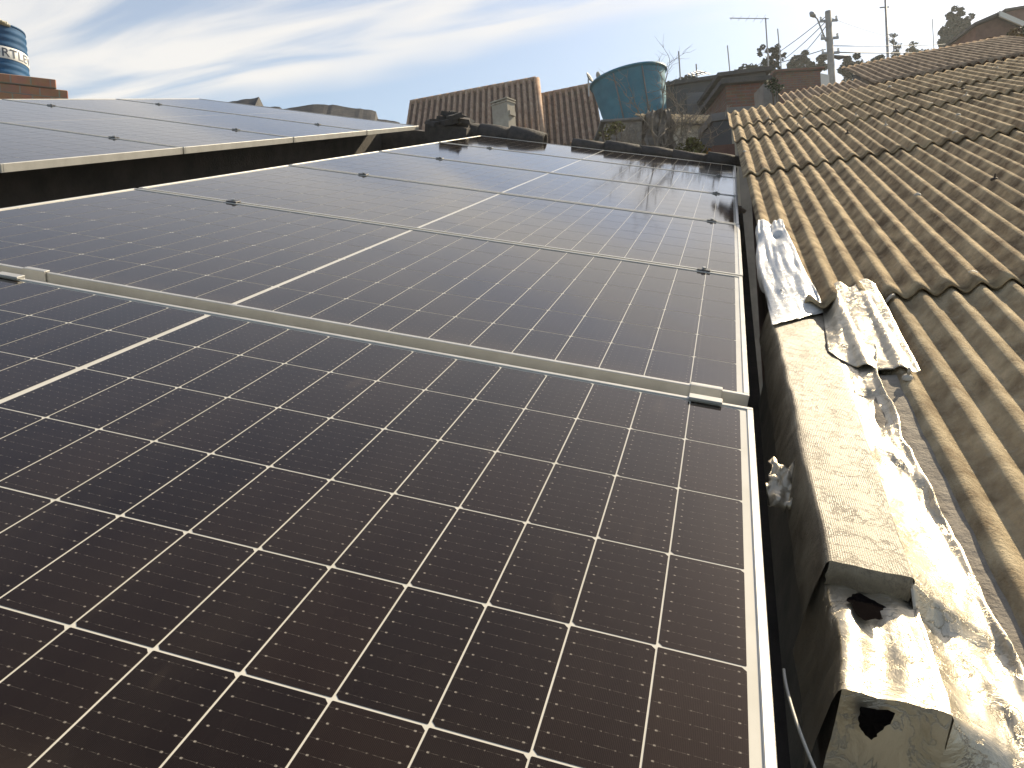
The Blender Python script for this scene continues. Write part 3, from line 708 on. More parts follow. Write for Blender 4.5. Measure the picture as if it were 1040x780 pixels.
# silvery white sheet draped over the roof corner at the parapet's far end
b = MB(); rw = []
outl = [(0, 771, 795, 226), (.12, 770, 797, 235), (.3, 770, 806, 255), (.55, 772, 814, 275), (.8, 780, 824, 298), (.93, 783, 831, 309), (1, 784, 833, 317)]
for j in range(90):
    t = j / 89
    for o0, o1 in zip(outl, outl[1:]):
        if o0[0] <= t <= o1[0]: break
    k = (t - o0[0]) / (o1[0] - o0[0]); uL, uR, v = [lerp(o0[q], o1[q], k) for q in (1, 2, 3)]
    A = P2R @ on_roof(uL, v, .02); B = P2R @ on_roof(uR, v - 10 * t, .02); r = []
    for i in range(40):
        s = i / 39
        q = A.lerp(B, max(0, (s - .2) / .8)); a, bb = q.x, q.y
        wv = AMP * math.cos(2 * math.pi * (a - PH) / PIT) + .021
        tent = .022 + .010 * math.sin(s * 9 + 3 * t) * (1 - t) + .006 * ns(s * 6, t * 2, 1.)
        z = max(wv, tent) if t < .16 else max(wv, lerp(wv, tent + .012, min(1, (t - .16) * 6)))
        z += .008 * abs(ns(s * 5 + 1.5 * t, t * 1.6, 2.)) + .004 * ns(s * 9 - 2 * t, t * 5, 4.) + .0015 * ns(s * 25, t * 14, 4.) + (.006 * ns(s * 3, t * 22, 1.) if t > .86 or .1 < t < .17 else 0)
        if s < .2:
            d = (.2 - s) / .2; hang = (.05 + .05 * math.sin(min(1, t * 1.5) * math.pi)) * (.75 + .6 * ns(t * 11, 2)) * (1 if t < .85 else .5)
            a -= .010 * math.sin(d * 2.2) + .012 * d * ns(t * 7, d * 2); z -= hang * d ** 1.2
        pt3 = R2P @ Vector((a, bb, z))
        if t > .84:
            kk = (t - .84) / .16; A2_, B2_ = on_z(784, 330, -.031), on_z(837, 317, -.031)
            e3 = A2_.lerp(B2_, s) + Vector((0, 0, .004 * ns(s * 9, t * 20)))
            pt3 = pt3.lerp(e3, kk * kk * (3 - 2 * kk))
        r.append(pt3)
    rw.append(r)
b.grid(rw[::-1]); tag(b.build('foil_sheet', M['foilwhite'], mw=MP, smooth=True, solid=.0012), 'crumpled silvery white sheet draped over the end of the parapet', 'sheet')

# things lying in the gutter
qs = on_z(791, 497, -.11); b = MB(); rw = []
for j in range(12):
    rw.append([(qs.x - .02 + .04 * i / 9 + .012 * ns(j * .4, i * .3), qs.y - .05 + .10 * j / 11, -.12 + .012 * j / 3 + .02 * ns(i * .5, j * .4, 2)) for i in range(10)])
b.grid(rw); tag(b.build('plastic_scrap', M['foil'], mw=MP, smooth=True, solid=.001), 'grey scrap of plastic film lying in the dark gutter', 'scrap')
b = MB(); pts = []
for i in range(26):
    t = i / 25; q_ = on_z(lerp(796, 836, t ** 1.4), lerp(680, 800, t), -.14); pts.append(q_)
b.tube(pts, .0022, 6); tag(b.build('cable', M['whitecable'], mw=MP, smooth=True), 'thin pale cable lying along the gutter beside the nearest panel', 'cable')
b = corr(-.03, .03, 0, .16, .03, .006, 0, 0, nb=3)
q = on_z(751, 212, -.05)
tag(b.build('sheet_offcut', M['fibro3'], mw=MP @ T(q.x + .012, q.y - .06, -.06) @ Matrix.Rotation(.3, 4, 'Z') @ Matrix.Rotation(-.25, 4, 'Y'), smooth=True), 'small offcut of ribbed sheet wedged beside the array corner', 'offcut')

# ------------------------------------------------------------------ far things: helpers
def upright(p, rz=0): return Matrix.Translation(p) @ Matrix.Rotation(rz, 4, 'Z')
LEAFQ = [(-.5, 0, 0), (0, -.28, .04), (.5, 0, 0), (0, .28, -.03)]
def leaves(mb, c, r, n, size, rng, squash=(1, 1, 1), shell=.55):
    for _ in range(n):
        while True:
            d = Vector((rng.uniform(-1, 1), rng.uniform(-1, 1), rng.uniform(-1, 1)))
            if .02 < d.length <= 1: break
        rr = d.length ** (1 - shell); d = d.normalized() * rr
        p = Vector(c) + Vector((d.x * r * squash[0], d.y * r * squash[1], d.z * r * squash[2]))
        q = Matrix.Rotation(rng.uniform(0, 6.28), 3, 'Z') @ Matrix.Rotation(rng.uniform(-1.3, 1.3), 3, 'X') @ Matrix.Rotation(rng.uniform(-1, 1), 3, 'Y')
        s = size * rng.uniform(.55, 1.35)
        mb.add([p + q @ (Vector(k) * s) for k in LEAFQ], [(0, 1, 2, 3)])
def tree(name, u, vtop, vbot, dist, wpx, lobes, label, leaf='leafdark', n=2600, lsize=None, seed=1, trunk='bark', cat='tree', trunk_show=.15, group=None, vroot=None):
    """crown between the photo rows vtop..vbot, trunk down to the ground; lobes are (x, z, r) in units of crown half-width"""
    rng = random.Random(seed); k = mpp(dist)
    top = wpt(u, vtop, dist); hgt = (vbot - vtop) * k; hw_ = wpx * k / 2
    base = Vector((top.x, top.y, ground_z(top.x, top.y)))
    e = empty(name, Matrix.Translation(base), label, cat, group)
    z0 = top.z - hgt - base.z; z1 = top.z - base.z
    tr = MB(); rt = max(.05, hw_ * .07)
    tp = [(0, 0, -.2), (.03 * hw_, 0, z0 * .5), (0, .02, z0), (0, 0, z0 + hgt * .55)]
    tr.tube(tp, [rt * 1.25, rt, rt * .8, rt * .4], 8)
    cr = MB(); tot = sum(l[2] ** 2 for l in lobes)
    for (lx, lz, lr) in lobes:
        c = Vector((lx * hw_, rng.uniform(-.4, .4) * hw_, z0 + lz * hgt)); r = lr * hw_
        tr.tube([(0, 0, z0 * .9 + rng.uniform(0, .3) * hgt), tuple(c * .6 + Vector((0, 0, z0 + lz * hgt * .7)) * .4), tuple(c)], [rt * .5, rt * .33, rt * .12], 6)
        for s_ in range(9):        # sub clumps make an uneven outline with gaps
            d = Vector((rng.uniform(-.8, .8), rng.uniform(-.8, .8), rng.uniform(-.7, .7))) * r
            tr.tube([tuple(c), tuple(c + d * .5 + Vector((0, 0, -.03 * r))), tuple(c + d)], [rt * .14, rt * .10, rt * .05], 5)
            leaves(cr, c + d, r * rng.uniform(.2, .46), int(n * 1.2 * lr * lr / tot / 9) + 6, lsize or hw_ * .17, rng, (1, 1, .8))
    tr.build('trunk', M[trunk], e, smooth=True); cr.build('crown', M[leaf], e)
    return e

# ------------------------------------------------------------------ blue water tank on its brick base (left)
D = 14.0; k = .0153
pt = wpt(-1, 76, D); pt.z = wpt(-1, 76, D - .5).z - .01; RT = 30.5 * k; HT = 57.5 * mpp(14.0)
PHI = math.atan2(pt.x, pt.y)
bt = empty('water_tank', upright(pt, -PHI), 'blue banded plastic water tank with white lettering band on brick base', 'water tank')
b = MB(); prof = [(RT * .985, 0), (RT * 1.0, .012)]
z = .012; bands = [.10, .20, .275, .545, .66, .78]
NZ = 60
for i in range(1, NZ):
    t = i / NZ; rr = RT * (1.0 - .035 * t)
    if t < .32 or t > .55: rr += RT * .013 * math.cos(t * 2 * math.pi * 7.6)
    prof.append((rr, HT * .86 * t))
prof += [(RT * .95, HT * .865), (RT * .955, HT * .875), (RT * .93, HT * .885)]
b.lathe(prof, 56); b.build('body', M['bluetank'], bt, smooth=True)
b = MB(); b.lathe([(RT * 1.0, HT * .335), (RT * 1.006, HT * .34), (RT * .994, HT * .525), (RT * .988, HT * .53)], 56); wb = b.build('label_band', M['whiteband'], bt, smooth=True)
b = MB(); b.lathe([(RT * .94, HT * .885), (RT * .97, HT * .89), (RT * .96, HT * .915), (RT * .8, HT * .94), (RT * .42, HT * .965), (RT * .40, HT * .99), (0, HT * .995)], 48); ld = b.build('lid', M['bluetank'], bt, smooth=True)
b = MB()
for i in range(9): b.hexa([Vector((-.10 + .034 * i + q[0] * .05, -RT * .82 + .05 * math.sin(i) + q[1] * .12, HT * .90 - .004 * i + q[2] * (.05 + .02 * math.sin(i * 2)))) for q in [(-1, -1, 0), (1, -1, 0), (1, 1, 0), (-1, 1, 0), (-1, -1, 1), (1, -1, .8), (1, 1, 1.1), (-1, 1, .9)]])
b.build('lid_cover', M['yellow'], bt, bevel=.01)
# lettering wrapped on the band
fc = bpy.data.curves.new('lettering', 'FONT'); fc.body = 'FORTLEV'; fc.size = HT * .195; fc.extrude = 0; fc.offset = .003; fc.align_x = 'CENTER'; fc.space_character = 1.08
tmp = bpy.data.objects.new('lettering', fc); COL.objects.link(tmp); bpy.context.view_layer.update()
tm = bpy.data.meshes.new_from_object(tmp.evaluated_get(bpy.context.evaluated_depsgraph_get())); bpy.data.objects.remove(tmp)
bmx = bmesh.new(); bmx.from_mesh(tm); bmesh.ops.triangulate(bmx, faces=bmx.faces[:]); 
for _ in range(5):
    le = [e for e in bmx.edges if e.calc_length() > .022]
    if not le: break
    bmesh.ops.subdivide_edges(bmx, edges=le, cuts=1); bmesh.ops.triangulate(bmx, faces=bmx.faces[:])
bmx.to_mesh(tm); bmx.free()
wid = max(v.co.x for v in tm.vertices) - min(v.co.x for v in tm.vertices)
phi_v = math.atan2(pt.x, pt.y)       # direction of the line of sight, so that 0 faces the viewer
for v in tm.vertices:
    th = (v.co.x / wid * 1.9) + rad(27) ; zz = v.co.y + HT * .365; rr = RT * (1.018 - .02 * (zz / HT - .3) / .24 * .8)
    an = -math.pi / 2 + th
    v.co = Vector((rr * math.cos(an), rr * math.sin(an), zz))
to = bpy.data.objects.new('lettering', tm); COL.objects.link(to); tm.materials.clear(); tm.materials.append(M['ink']); to.parent = wb
# brick base
bp = pt.copy(); bp.z = pt.z - .006
rb = (53 + 1) * k; b = MB(); zt = 0
rng = random.Random(3); e = empty('tank_plinth', upright(bp, -PHI), 'orange hollow brick base with stepped corner under the blue tank', 'brick plinth')
hrow = 9.2 * mpp(14.0) * .95
b.box(-1.4, -.75, -3 * hrow - .003 , rb + .21, 1.2, -2 * hrow - .003); b.box(-1.4, -.72, -2 * hrow, rb + .17, 1.2, -hrow - .003); b.box(-1.4, -.74, -hrow, rb, 1.15, -.002)
b.box(-1.4, -.74, bp.z * -1 + ground_z(bp.x, bp.y) - .5, rb + .2, 1.2, -3 * hrow - .006)
b.build('brickwork', M['brick'], e, bevel=.012)
b = MB()
for i in range(7):
    xx = rb + .25 + i * .12; s = random.uniform(.03, .06); b.hexa([(xx - s, -.2, -3.0 * hrow), (xx + s, -.2, -3.0 * hrow), (xx + s, .1, -3.0 * hrow), (xx - s, .1, -3 * hrow), (xx - s * .6, -.15, -3 * hrow + s), (xx + s * .5, -.2, -3 * hrow + s * 1.3), (xx + s * .6, .1, -3 * hrow + s), (xx - s * .6, .05, -3 * hrow + s)])
b.build('mortar_lumps', M['slate'], e)

# ------------------------------------------------------------------ dark roofs behind the left array
def far_ridge(pts, dist, depth, label, mk, name='distant_roof'):
    """a roof seen end-on just above the array: ridge outline in photo pixels, real depth away from the viewer"""
    k = mpp(dist); w0 = wpt(pts[0][0], pts[0][1], dist)
    e = empty(name, upright(Vector((w0.x, w0.y, ground_z(w0.x, w0.y)))), label, 'house')
    b = MB(); f_ = []; bk = []; lo = []; lb = []
    P = []
    for (u0, v0), (u1, v1) in zip(pts, pts[1:]):
        m = max(1, int((u1 - u0) / 4))
        for i in range(m): P.append((lerp(u0, u1, i / m), lerp(v0, v1, i / m) + random.uniform(-.5, .5)))
    P.append(pts[-1]); org = e.matrix_world.translation
    for u, v in P:
        p = wpt(u, v, dist) - org; f_.append(p); bk.append(p + Vector((0, depth, -depth * .35))); lo.append(p + Vector((0, -1.0, -.9))); lb.append(Vector((p.x, p.y - .7, -.3)))
    b.grid([lo, f_, bk]); b.build('roof', M[mk], e, solid=.06)
    b2 = MB(); xs_ = [p.x for p in f_]; zmin = min(p.z for p in lo) - .02
    b2.box(min(xs_) + .05, f_[0].y - .85, -.4, max(xs_) - .05, f_[0].y + depth * .9, zmin - depth * .32); b2.build('wall', M['walldark'], e)
    return e
far_ridge([(222, 107), (232, 104), (250, 100.5), (263, 98.6), (264.5, 108), (284, 108.5), (286, 110)], 15, 3, 'low dark roof with a pointed end rising behind the left array', 'slate')
far_ridge([(282, 111), (300, 109), (318, 106), (338, 106.5), (352, 109), (366, 110.5), (382, 113), (383, 121), (396, 122), (406, 124.5)], 15.5, 3, 'long humped dark roof behind the far end of the left array', 'slate')

# ------------------------------------------------------------------ clay tile house with chimney
def tile_roof(mb, A, B, down, length, pitch_w=.19, amp=.075, rows=None, seg=8, step=.012, rise=.40):
    """barrel tiled roof plane: ridge A->B, running down the given direction; ribs with stepped courses"""
    ax = (B - A); W = ax.length; ax.normalize(); nrm = down.cross(ax).normalized()
    if nrm.z < 0: nrm = -nrm
    nw = int(W / pitch_w * seg); nr = int(length / rise)
    rows_ = []
    for j in range(nr):
        for s_ in (0, 1):
            y = (j + s_ * .985) * rise
            r = []
            for i in range(nw + 1):
                x = W * i / nw; ph = x / pitch_w
                cs_ = math.cos(2 * math.pi * ph); h = amp * max(0, cs_ + .15) ** .7 - .02 * max(0, -cs_)
                h += step * s_ + .010 * ns(round(ph) * 1.7, j * 2.3)
                r.append(A + ax * x + down * y + nrm * h)
            rows_.append(r)
    f0 = len(mb.f); mb.grid(rows_)
    for q in range(f0, len(mb.f)):       # channel tiles are darker than the cover tiles
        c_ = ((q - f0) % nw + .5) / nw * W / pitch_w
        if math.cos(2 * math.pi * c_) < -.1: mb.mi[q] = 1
    return nrm
RA = wpt(417, 104.5, 26.5); RB = wpt(544, 80.5, 26.0)
org = Vector((RA.x, RA.y, ground_z(RA.x, RA.y)))
th = empty('tiled_house', upright(org), 'house with two clay tiled roofs of ribbed brown tiles and a chimney', 'house')
def dn_dir(A, B, pitch):
    ax = (B - A); h = Vector((ax.y, -ax.x, 0)).normalized()
    if h.y > 0: h = -h
    h = (h * .25 + Vector((-.02, -1, 0))).normalized()
    d = h * math.cos(pitch) - Vector((0, 0, math.sin(pitch))); return d.normalized()
b = MB(); dn = dn_dir(RA, RB, rad(44)); LEN = 4.4
nrm = tile_roof(b, RA - org, RB - org, dn, LEN); 
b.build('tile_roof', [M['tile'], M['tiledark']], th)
b = MB(); bd = Vector((-dn.x, -dn.y, dn.z)); b.add([RA - org, RB - org, RB - org + bd * LEN, RA - org + bd * LEN], [(0, 1, 2, 3)]); b.build('rear_roof', M['tile'], th, solid=.08)
b = MB(); ax = (RB - RA).normalized(); n_ = 16
for i in range(n_):
    p0 = RA - org + (RB - RA) * (i / n_); p1 = RA - org + (RB - RA) * ((i + 1.06) / n_)
    b.tube([p0 + Vector((0, 0, -.01)), p1 + Vector((0, 0, .012))], [.10, .085], 10)
b.build('ridge_cap', M['tile'], th, smooth=True)
b = MB(); e0 = RB - org + ax * .06; b.tube([e0, e0 + dn * LEN], .075, 8); b.tube([e0, e0 + bd * 1.6], .075, 8); b.build('verge_tiles', M['tile'], th, smooth=True)
A2 = wpt(546, 98.3, 26.1); B2 = wpt(604, 86.5, 25.6); dn2 = dn_dir(A2, B2, rad(43))
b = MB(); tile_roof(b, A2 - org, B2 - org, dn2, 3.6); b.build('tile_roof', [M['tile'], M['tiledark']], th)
b = MB(); 
for i in range(7): b.tube([A2 - org + (B2 - A2) * (i / 7), A2 - org + (B2 - A2) * ((i + 1.06) / 7) + Vector((0, 0, .012))], [.10, .085], 10)
b.build('ridge_cap', M['tile'], th, smooth=True)
b = MB(); bd2 = Vector((-dn2.x, -dn2.y, dn2.z)); b.add([A2 - org, B2 - org, B2 - org + bd2 * 3, A2 - org + bd2 * 3], [(0, 1, 2, 3)]); b.build('rear_roof', M['tile'], th, solid=.08)
# walls under the eaves
lo1 = RA - org + dn * (LEN - .4); lo2 = RB - org + dn * (LEN - .4); bk1 = RA - org + bd * (LEN - .5); bk2 = RB - org + bd * (LEN - .5)
zt = min(lo1.z, lo2.z, bk1.z, bk2.z) - .1
b = MB(); b.hexa([Vector((p.x, p.y, -.6)) for p in (lo1, lo2, bk2, bk1)] + [Vector((p.x, p.y, zt)) for p in (lo1, lo2, bk2, bk1)])
m1 = RA - org; m2 = RB - org - ax * .05
for m in (m1 + ax * .08, m2): 
    d1 = m + dn * (LEN - .4) - Vector((0, 0, .12)); d2 = m + bd * (LEN - .5) - Vector((0, 0, .12)); mm = m - Vector((0, 0, .12))
    b.add([Vector((d1.x, d1.y, zt)), Vector((d2.x, d2.y, zt)), d2, mm, d1], [(0, 1, 2, 3, 4)])
b.build('wall', M['wallpale'], th)
l1 = A2 - org + dn2 * 3.2; l2 = B2 - org + dn2 * 3.2; r1 = A2 - org + bd2 * 2.6; r2 = B2 - org + bd2 * 2.6; zt = min(l1.z, l2.z, r1.z) - .1
b = MB(); b.hexa([Vector((p.x, p.y, -.6)) for p in (l1, l2, r2, r1)] + [Vector((p.x, p.y, zt)) for p in (l1, l2, r2, r1)]); b.build('wall', M['wallpale'], th)
# chimney
ck = mpp(23.3); c0 = wpt(512, 122, 23.3) - org; W_, H_ = 18.5 * ck, 18 * ck
ch = MB(); rz = Matrix.Rotation(rad(-38), 3, 'Z')
def cb_(x0, y0, z0, x1, y1, z1, mb=None):
    (mb or ch).hexa([c0 + rz @ Vector(q) for q in [(x0, y0, z0), (x1, y0, z0), (x1, y1, z0), (x0, y1, z0), (x0, y0, z1), (x1, y0, z1), (x1, y1, z1), (x0, y1, z1)]])
w2 = W_ * .5
cb_(-w2, -w2 * .62, -1.6, w2, w2 * .62, H_ * .80)
cb_(-w2 * 1.08, -w2 * .72, H_ * .803, w2 * 1.08, w2 * .72, H_ * .86)
for xx in (-w2 * .92, -w2 * .35, w2 * .22, w2 * .78): cb_(xx, -w2 * .58, H_ * .8603, xx + w2 * .16, w2 * .58, H_ * .94)
cb_(-w2 * 1.1, -w2 * .75, H_ * .9403, w2 * 1.1, w2 * .75, H_ * 1.0)
co = ch.build('chimney', M['wallpale'], th)
lg = MB(); cb_(w2 * 1.003, -w2 * .5, 0.05, w2 * 1.22, w2 * .4, H_ * .33, lg); lg.build('chimney_ledge', M['wallpale'], co)

# satellite dish on the second roof
k = mpp(24.8); dp = wpt(597.5, 88, 24.8)
e = empty('satellite_dish', upright(dp), 'grey satellite dish seen edge-on at the top of the tiled roof', 'satellite dish')
b = MB(); r = 5.6 * k; b.lathe([(r * q / 6, .35 * r * (q / 6) ** 2) for q in range(7)], 24)
rotm = Matrix.Rotation(rad(62), 3, 'Y') @ Matrix.Rotation(rad(25), 3, 'X'); cc = wpt(597.5, 80, 24.8) - dp
b.v = [tuple(cc + rotm @ Vector(v)) for v in b.v]; b.build('reflector', M['dish'], e, smooth=True, solid=.015)
b = MB(); b.tube([(0, 0, -.3), cc * .6, cc], .02, 6); b.build('mast', M['greymetal'], e)

# turquoise tank
D = 20.5; k = mpp(D); pc = wpt(647, 127, D); RT2 = 35.5 * k; HT2 = 47 * k
tt = empty('water_tank', upright(pc) @ Matrix.Rotation(rad(-7.5), 4, 'Y'), 'large turquoise tapered water tank with shallow lid and pale upright pipes', 'water tank')
b = MB(); prof = []
for i in range(31):
    t = i / 30; prof.append((RT2 * (.80 + .19 * t) + RT2 * .003 * math.cos(t * 2 * math.pi * 5), HT2 * .92 * t))
prof += [(RT2 * 1.02, HT2 * .925), (RT2 * 1.02, HT2 * .95)]
b.lathe(prof, 48); b.build('body', M['teal'], tt, smooth=True)
b = MB(); b.lathe([(RT2 * 1.045, HT2 * .935), (RT2 * 1.045, HT2 * .965), (RT2 * .9, HT2 * 1.0), (RT2 * .5, HT2 * 1.06), (0, HT2 * 1.09)], 48); b.build('lid', M['teal'], tt, smooth=True)
for an in (-122, -78):
    a = rad(an); b = MB(); b.tube([(RT2 * .87 * math.cos(a), RT2 * .87 * math.sin(a), -.05), (RT2 * 1.0 * math.cos(a), RT2 * 1.0 * math.sin(a), HT2 * .9)], .018, 8); b.build('pipe', M['wallgrey'], tt, smooth=True)
b = MB(); b.lathe([(.05, 0), (.06, .1), (.03, .18), (0, .19)], 12, (-RT2 * .82, -.3, HT2 * .98)); b.build('vent_cap', M['wallpale'], tt, smooth=True)
e = empty('tank_tower', upright(pc), 'grey rendered tower carrying the turquoise water tank', 'tank tower')
b = MB(); gz = ground_z(pc.x, pc.y) - pc.z; b.box(-.95, -.9, gz - .4, .95, .9, -.16); b.build('shaft', M['rock'], e, bevel=.02)
b = MB(); b.box(-1.05, -1.0, -.157, 1.05, 1.0, -.10); b.build('slab', M['wallgrey'], e, bevel=.01)

# rough stone wall and bare shrub behind the ridge
k = mpp(9.5); p0 = wpt(669, 152, 9.5)
b = MB(); rw = []
for j in range(15):
    rw.append([(lerp(-.2, .2, i / 24) * (1 - .35 * (j / 14) ** 2) + .05 * ns(i * .5, j * .5), -.16 + .09 * ns(i * .4, j * .45, 3.), lerp(-.5, .42, j / 14) + .03 * ns(i * .6, j * .3, 8)) for i in range(25)])
top_ = [(x, y + .4, z) for x, y, z in rw[-1]]; bk_ = [(x, .35, z) for x, y, z in rw[0]]
rw.append(top_); rw.append(bk_)
b.grid(rw); b.box(-.19, -.1, ground_z(p0.x, p0.y) - p0.z - .3, .19, .32, -.45)
tag(b.build('stone_pier', M['rock'], mw=upright(p0), smooth=True), 'rough grey stone pier behind the far corner of the front array', 'stone pier')
def shrub_branches(mb, p, d, ln, r, depth, rng):
    pts = [Vector(p)]; dd = Vector(d).normalized()
    for i in range(5):
        dd = (dd + Vector((rng.gauss(0, .2), rng.gauss(0, .2), rng.gauss(.05, .16)))).normalized(); pts.append(pts[-1] + dd * ln / 5)
    mb.tube(pts, [r * (1 - .12 * i) for i in range(6)], 5)
    if depth == 0: return
    for i in range(rng.choice((3, 3, 4))):
        q = pts[rng.choice((2, 3, 4, 5))]; nd_ = (dd + Vector((rng.gauss(0, .75), rng.gauss(0, .6), rng.gauss(.1, .5)))).normalized()
        shrub_branches(mb, q, nd_, ln * rng.uniform(.55, .8), r * .58, depth - 1, rng)
pb = wpt(668, 163, 9.0); rng = random.Random(11); e = empty('bare_shrub', upright(Vector((pb.x, pb.y, pb.z))), 'leafless twiggy shrub in front of the turquoise tank', 'shrub')
for dx, dz, s in ((-.75, .8, .52), (.1, 1, .55), (.7, .7, .5), (-.3, 1, .55), (.4, 1, .5), (-1, .5, .42), (.9, .4, .4)):
    b = MB(); shrub_branches(b, (dx * .12, 0, -.25), (dx, rng.uniform(-.2, .2), dz), s * 1.15, .016, 4, rng); b.build('stem', M['palebark'], e)
b = MB(); b.tube([(0, 0, ground_z(pb.x, pb.y) - pb.z - .2), (.03, .02, -.8), (0, 0, -.2)], [.08, .05, .035], 8); b.build('trunk', M['palebark'], e, smooth=True)
def bush(name, u, v, dist, wpx, hpx, label, leaf, n, seed, lsize):
    rng = random.Random(seed); k = mpp(dist); c = wpt(u, v, dist)
    e = empty(name, upright(Vector((c.x, c.y, ground_z(c.x, c.y)))), label, 'shrub'); zc2 = c.z - ground_z(c.x, c.y)
    cr = MB()
    for i in range(9):
        leaves(cr, (rng.uniform(-.36, .36) * wpx * k, rng.uniform(-.3, .3) * wpx * k, zc2 + rng.uniform(-.32, .32) * hpx * k), min(wpx, hpx) * k * rng.uniform(.2, .3), n // 9, lsize, rng)
    cr.build('foliage', M[leaf], e)
    st_ = MB()
    for i in range(5): st_.tube([(rng.uniform(-.1, .1), rng.uniform(-.1, .1), -.2), (rng.uniform(-.2, .2) * wpx * k, 0, zc2 * .6), (rng.uniform(-.4, .4) * wpx * k, 0, zc2)], [.03, .02, .008], 5)
    st_.build('stem', M['bark'], e)
    return e
bush('leafy_shrub', 703, 152, 8.9, 40, 26, 'yellow green shrub behind the far right panel corner', 'leafyellow', 900, 5, .05)
bush('leafy_shrub', 727, 156, 8.7, 16, 14, 'small rusty orange shrub beside the red brown wall', 'leafrust', 320, 6, .05)
bush('leafy_shrub', 622, 132, 11, 26, 16, 'small olive shrub below the turquoise tank', 'leafyellow', 350, 8, .055)

# ------------------------------------------------------------------ buildings in the middle distance, right of centre
def slab_roof(mb, corners, thick=.08):
    c = [Vector(p) for p in corners]; mb.hexa([p - Vector((0, 0, thick)) for p in c] + c)
def block(name, u0, u1, vtop0, vtop1, dist, depth, wallm, label, cat='house', roofm=None, over=.12, yaw=None):
    """box building whose front face spans those photo columns at that distance, flat or slightly pitched roof"""
    A = wpt(u0, vtop0, dist); B = wpt(u1, vtop1, dist); zt = (A.z + B.z) / 2
    gz = min(ground_z(A.x, A.y), ground_z(B.x, B.y)); org = Vector((A.x, A.y, gz)); e = empty(name, upright(org), label, cat)
    W = B.x - A.x; h0 = A.z - gz; h1 = B.z - gz
    b = MB(); b.hexa([(0, 0, -.5), (W, 0, -.5), (W, depth, -.5), (0, depth, -.5), (0, 0, h0), (W, 0, h1), (W, depth, h1), (0, depth, h0)]); b.build('wall', M[wallm], e)
    if roofm:
        b = MB(); o = over; b.hexa([(-o, -o, h0 + .003), (W + o, -o, h1 + .003), (W + o, depth + o, h1 + .003), (-o, depth + o, h0 + .003), (-o, -o, h0 + .09), (W + o, -o, h1 + .09), (W + o, depth + o, h1 + .09), (-o, depth + o, h0 + .09)]); b.build('roof', M[roofm], e)
    return e, W, (h0 + h1) / 2
# dark house with roller shutter
e, W, H = block('dark_house', 668, 731, 90, 80, 21, 5, 'walldark', 'dark grey house with a closed shutter between the tank and brick wall', roofm='slate')
b = MB(); b.box(W * .45, -.035, H - .85, W * .9, -.003, H - .25); sh = b.build('shutter', M['shutter'], e)
b = MB()
for i in range(8): b.box(W * .45 + .02, -.048, H - .83 + i * .07, W * .9 - .02, -.0352, H - .80 + i * .07)
b.build('slats', M['shutter'], sh)
b = MB(); b.box(W - .02, -.16, H - .9, W + .07, -.06, H + .12); b.build('corner_post', M['trimw'], e)
# small house with a sunlit ribbed roof
Ms = Matrix.Translation(wpt(684, 124, 13.5)) @ Matrix.Rotation(rad(14), 4, 'Z') @ Matrix.Rotation(rad(24), 4, 'X')
e = empty('shed', Ms, 'small shed with sunlit ribbed roof behind the bare shrub', 'shed')
corr(-.25, 1.35, 0, 1.1, .11, .022, 0, 0, nb=4).build('roof', M['fibro2'], e, smooth=True)
im = Ms.inverted(); cs = [Ms @ Vector(q) for q in ((-.15, .12, -.06), (1.25, .12, -.06), (1.25, 1.0, -.06), (-.15, 1.0, -.06))]
b = MB(); b.hexa([im @ Vector((p.x, p.y, ground_z(p.x, p.y) - .4)) for p in cs] + [im @ p for p in cs]); b.build('wall', M['wallpale'], e)
# brick houses
e, W, H = block('brick_house', 737, 776, 87, 83.5, 15.5, 3, 'brick2', 'small red brick house with dark sloping roof left of the conifer', roofm='slate')
b = MB(); b.box(-.02, -.06, -.3, W + .02, -.003, H - 22 * mpp(15.5)); b.build('plinth', M['wallgrey'], e)
e, W, H = block('grey_house', 733, 778, 79, 73, 19, 3, 'walldark', 'dark house whose roof rises behind the red brick house', roofm='slate')
e, W, H = block('brick_house', 789, 833, 73, 72, 23, 4, 'brick2', 'long red brick house between the conifer and the street pole')
b = MB(); b.box(-.1, -.1, H + .003, W + .1, 4.1, H + .07); b.build('coping', M['brick2'], e)
e, W, H = block('white_house', 832, 842, 74, 76, 27, 3, 'trimw', 'white gable end beside the concrete street pole')
# pier with plaster at the array corner
e, W, H = block('plaster_wall', 775, 791, 85, 88, 13.5, .5, 'wallgrey', 'grey plastered wall end beside the red brick house', cat='wall')
e, W, H = block('red_wall', 724, 746, 148, 146, 8.6, .4, 'redwall', 'red brown wall at the far right corner of the array', cat='wall')
e, W, H = block('cement_box', 724, 742, 124, 121, 9.2, .6, 'walldark', 'dark cement box with grey top beside the roof corner', cat='cement box', roofm='wallgrey', over=.02)

# second and third corrugated roofs behind the neighbour's ridge
def back_roof(a0, a1, b0, b1, h0, mk, pitch, label, tilt=0., gable=None):
    m = MR @ T(0, b0, h0) @ Matrix.Rotation(tilt, 4, 'X')
    e = empty('back_house', m, label, 'house')
    corr(a0, a1, 0, b1 - b0, pitch, .012, 0, 0, nb=10, spw=8, sag=.015, seed=a0).build('roof', M[mk], e, smooth=True)
    im = m.inverted(); cs = [m @ Vector(q) for q in ((a0 + .1, .1, -.08), (a1 - .1, .1, -.08), (a1 - .1, b1 - b0 - .1, -.08), (a0 + .1, b1 - b0 - .1, -.08))]
    b = MB(); b.hexa([im @ Vector((p.x, p.y, ground_z(p.x, p.y) - .4)) for p in cs] + [im @ p for p in cs]); b.build('wall', M['wallgrey'], e)
    return e
back_roof(.0, .93, 5.40, 6.5, -.035, 'fibro3', .06, 'brown corrugated roof just behind the ridge, with a pale flashing strip')
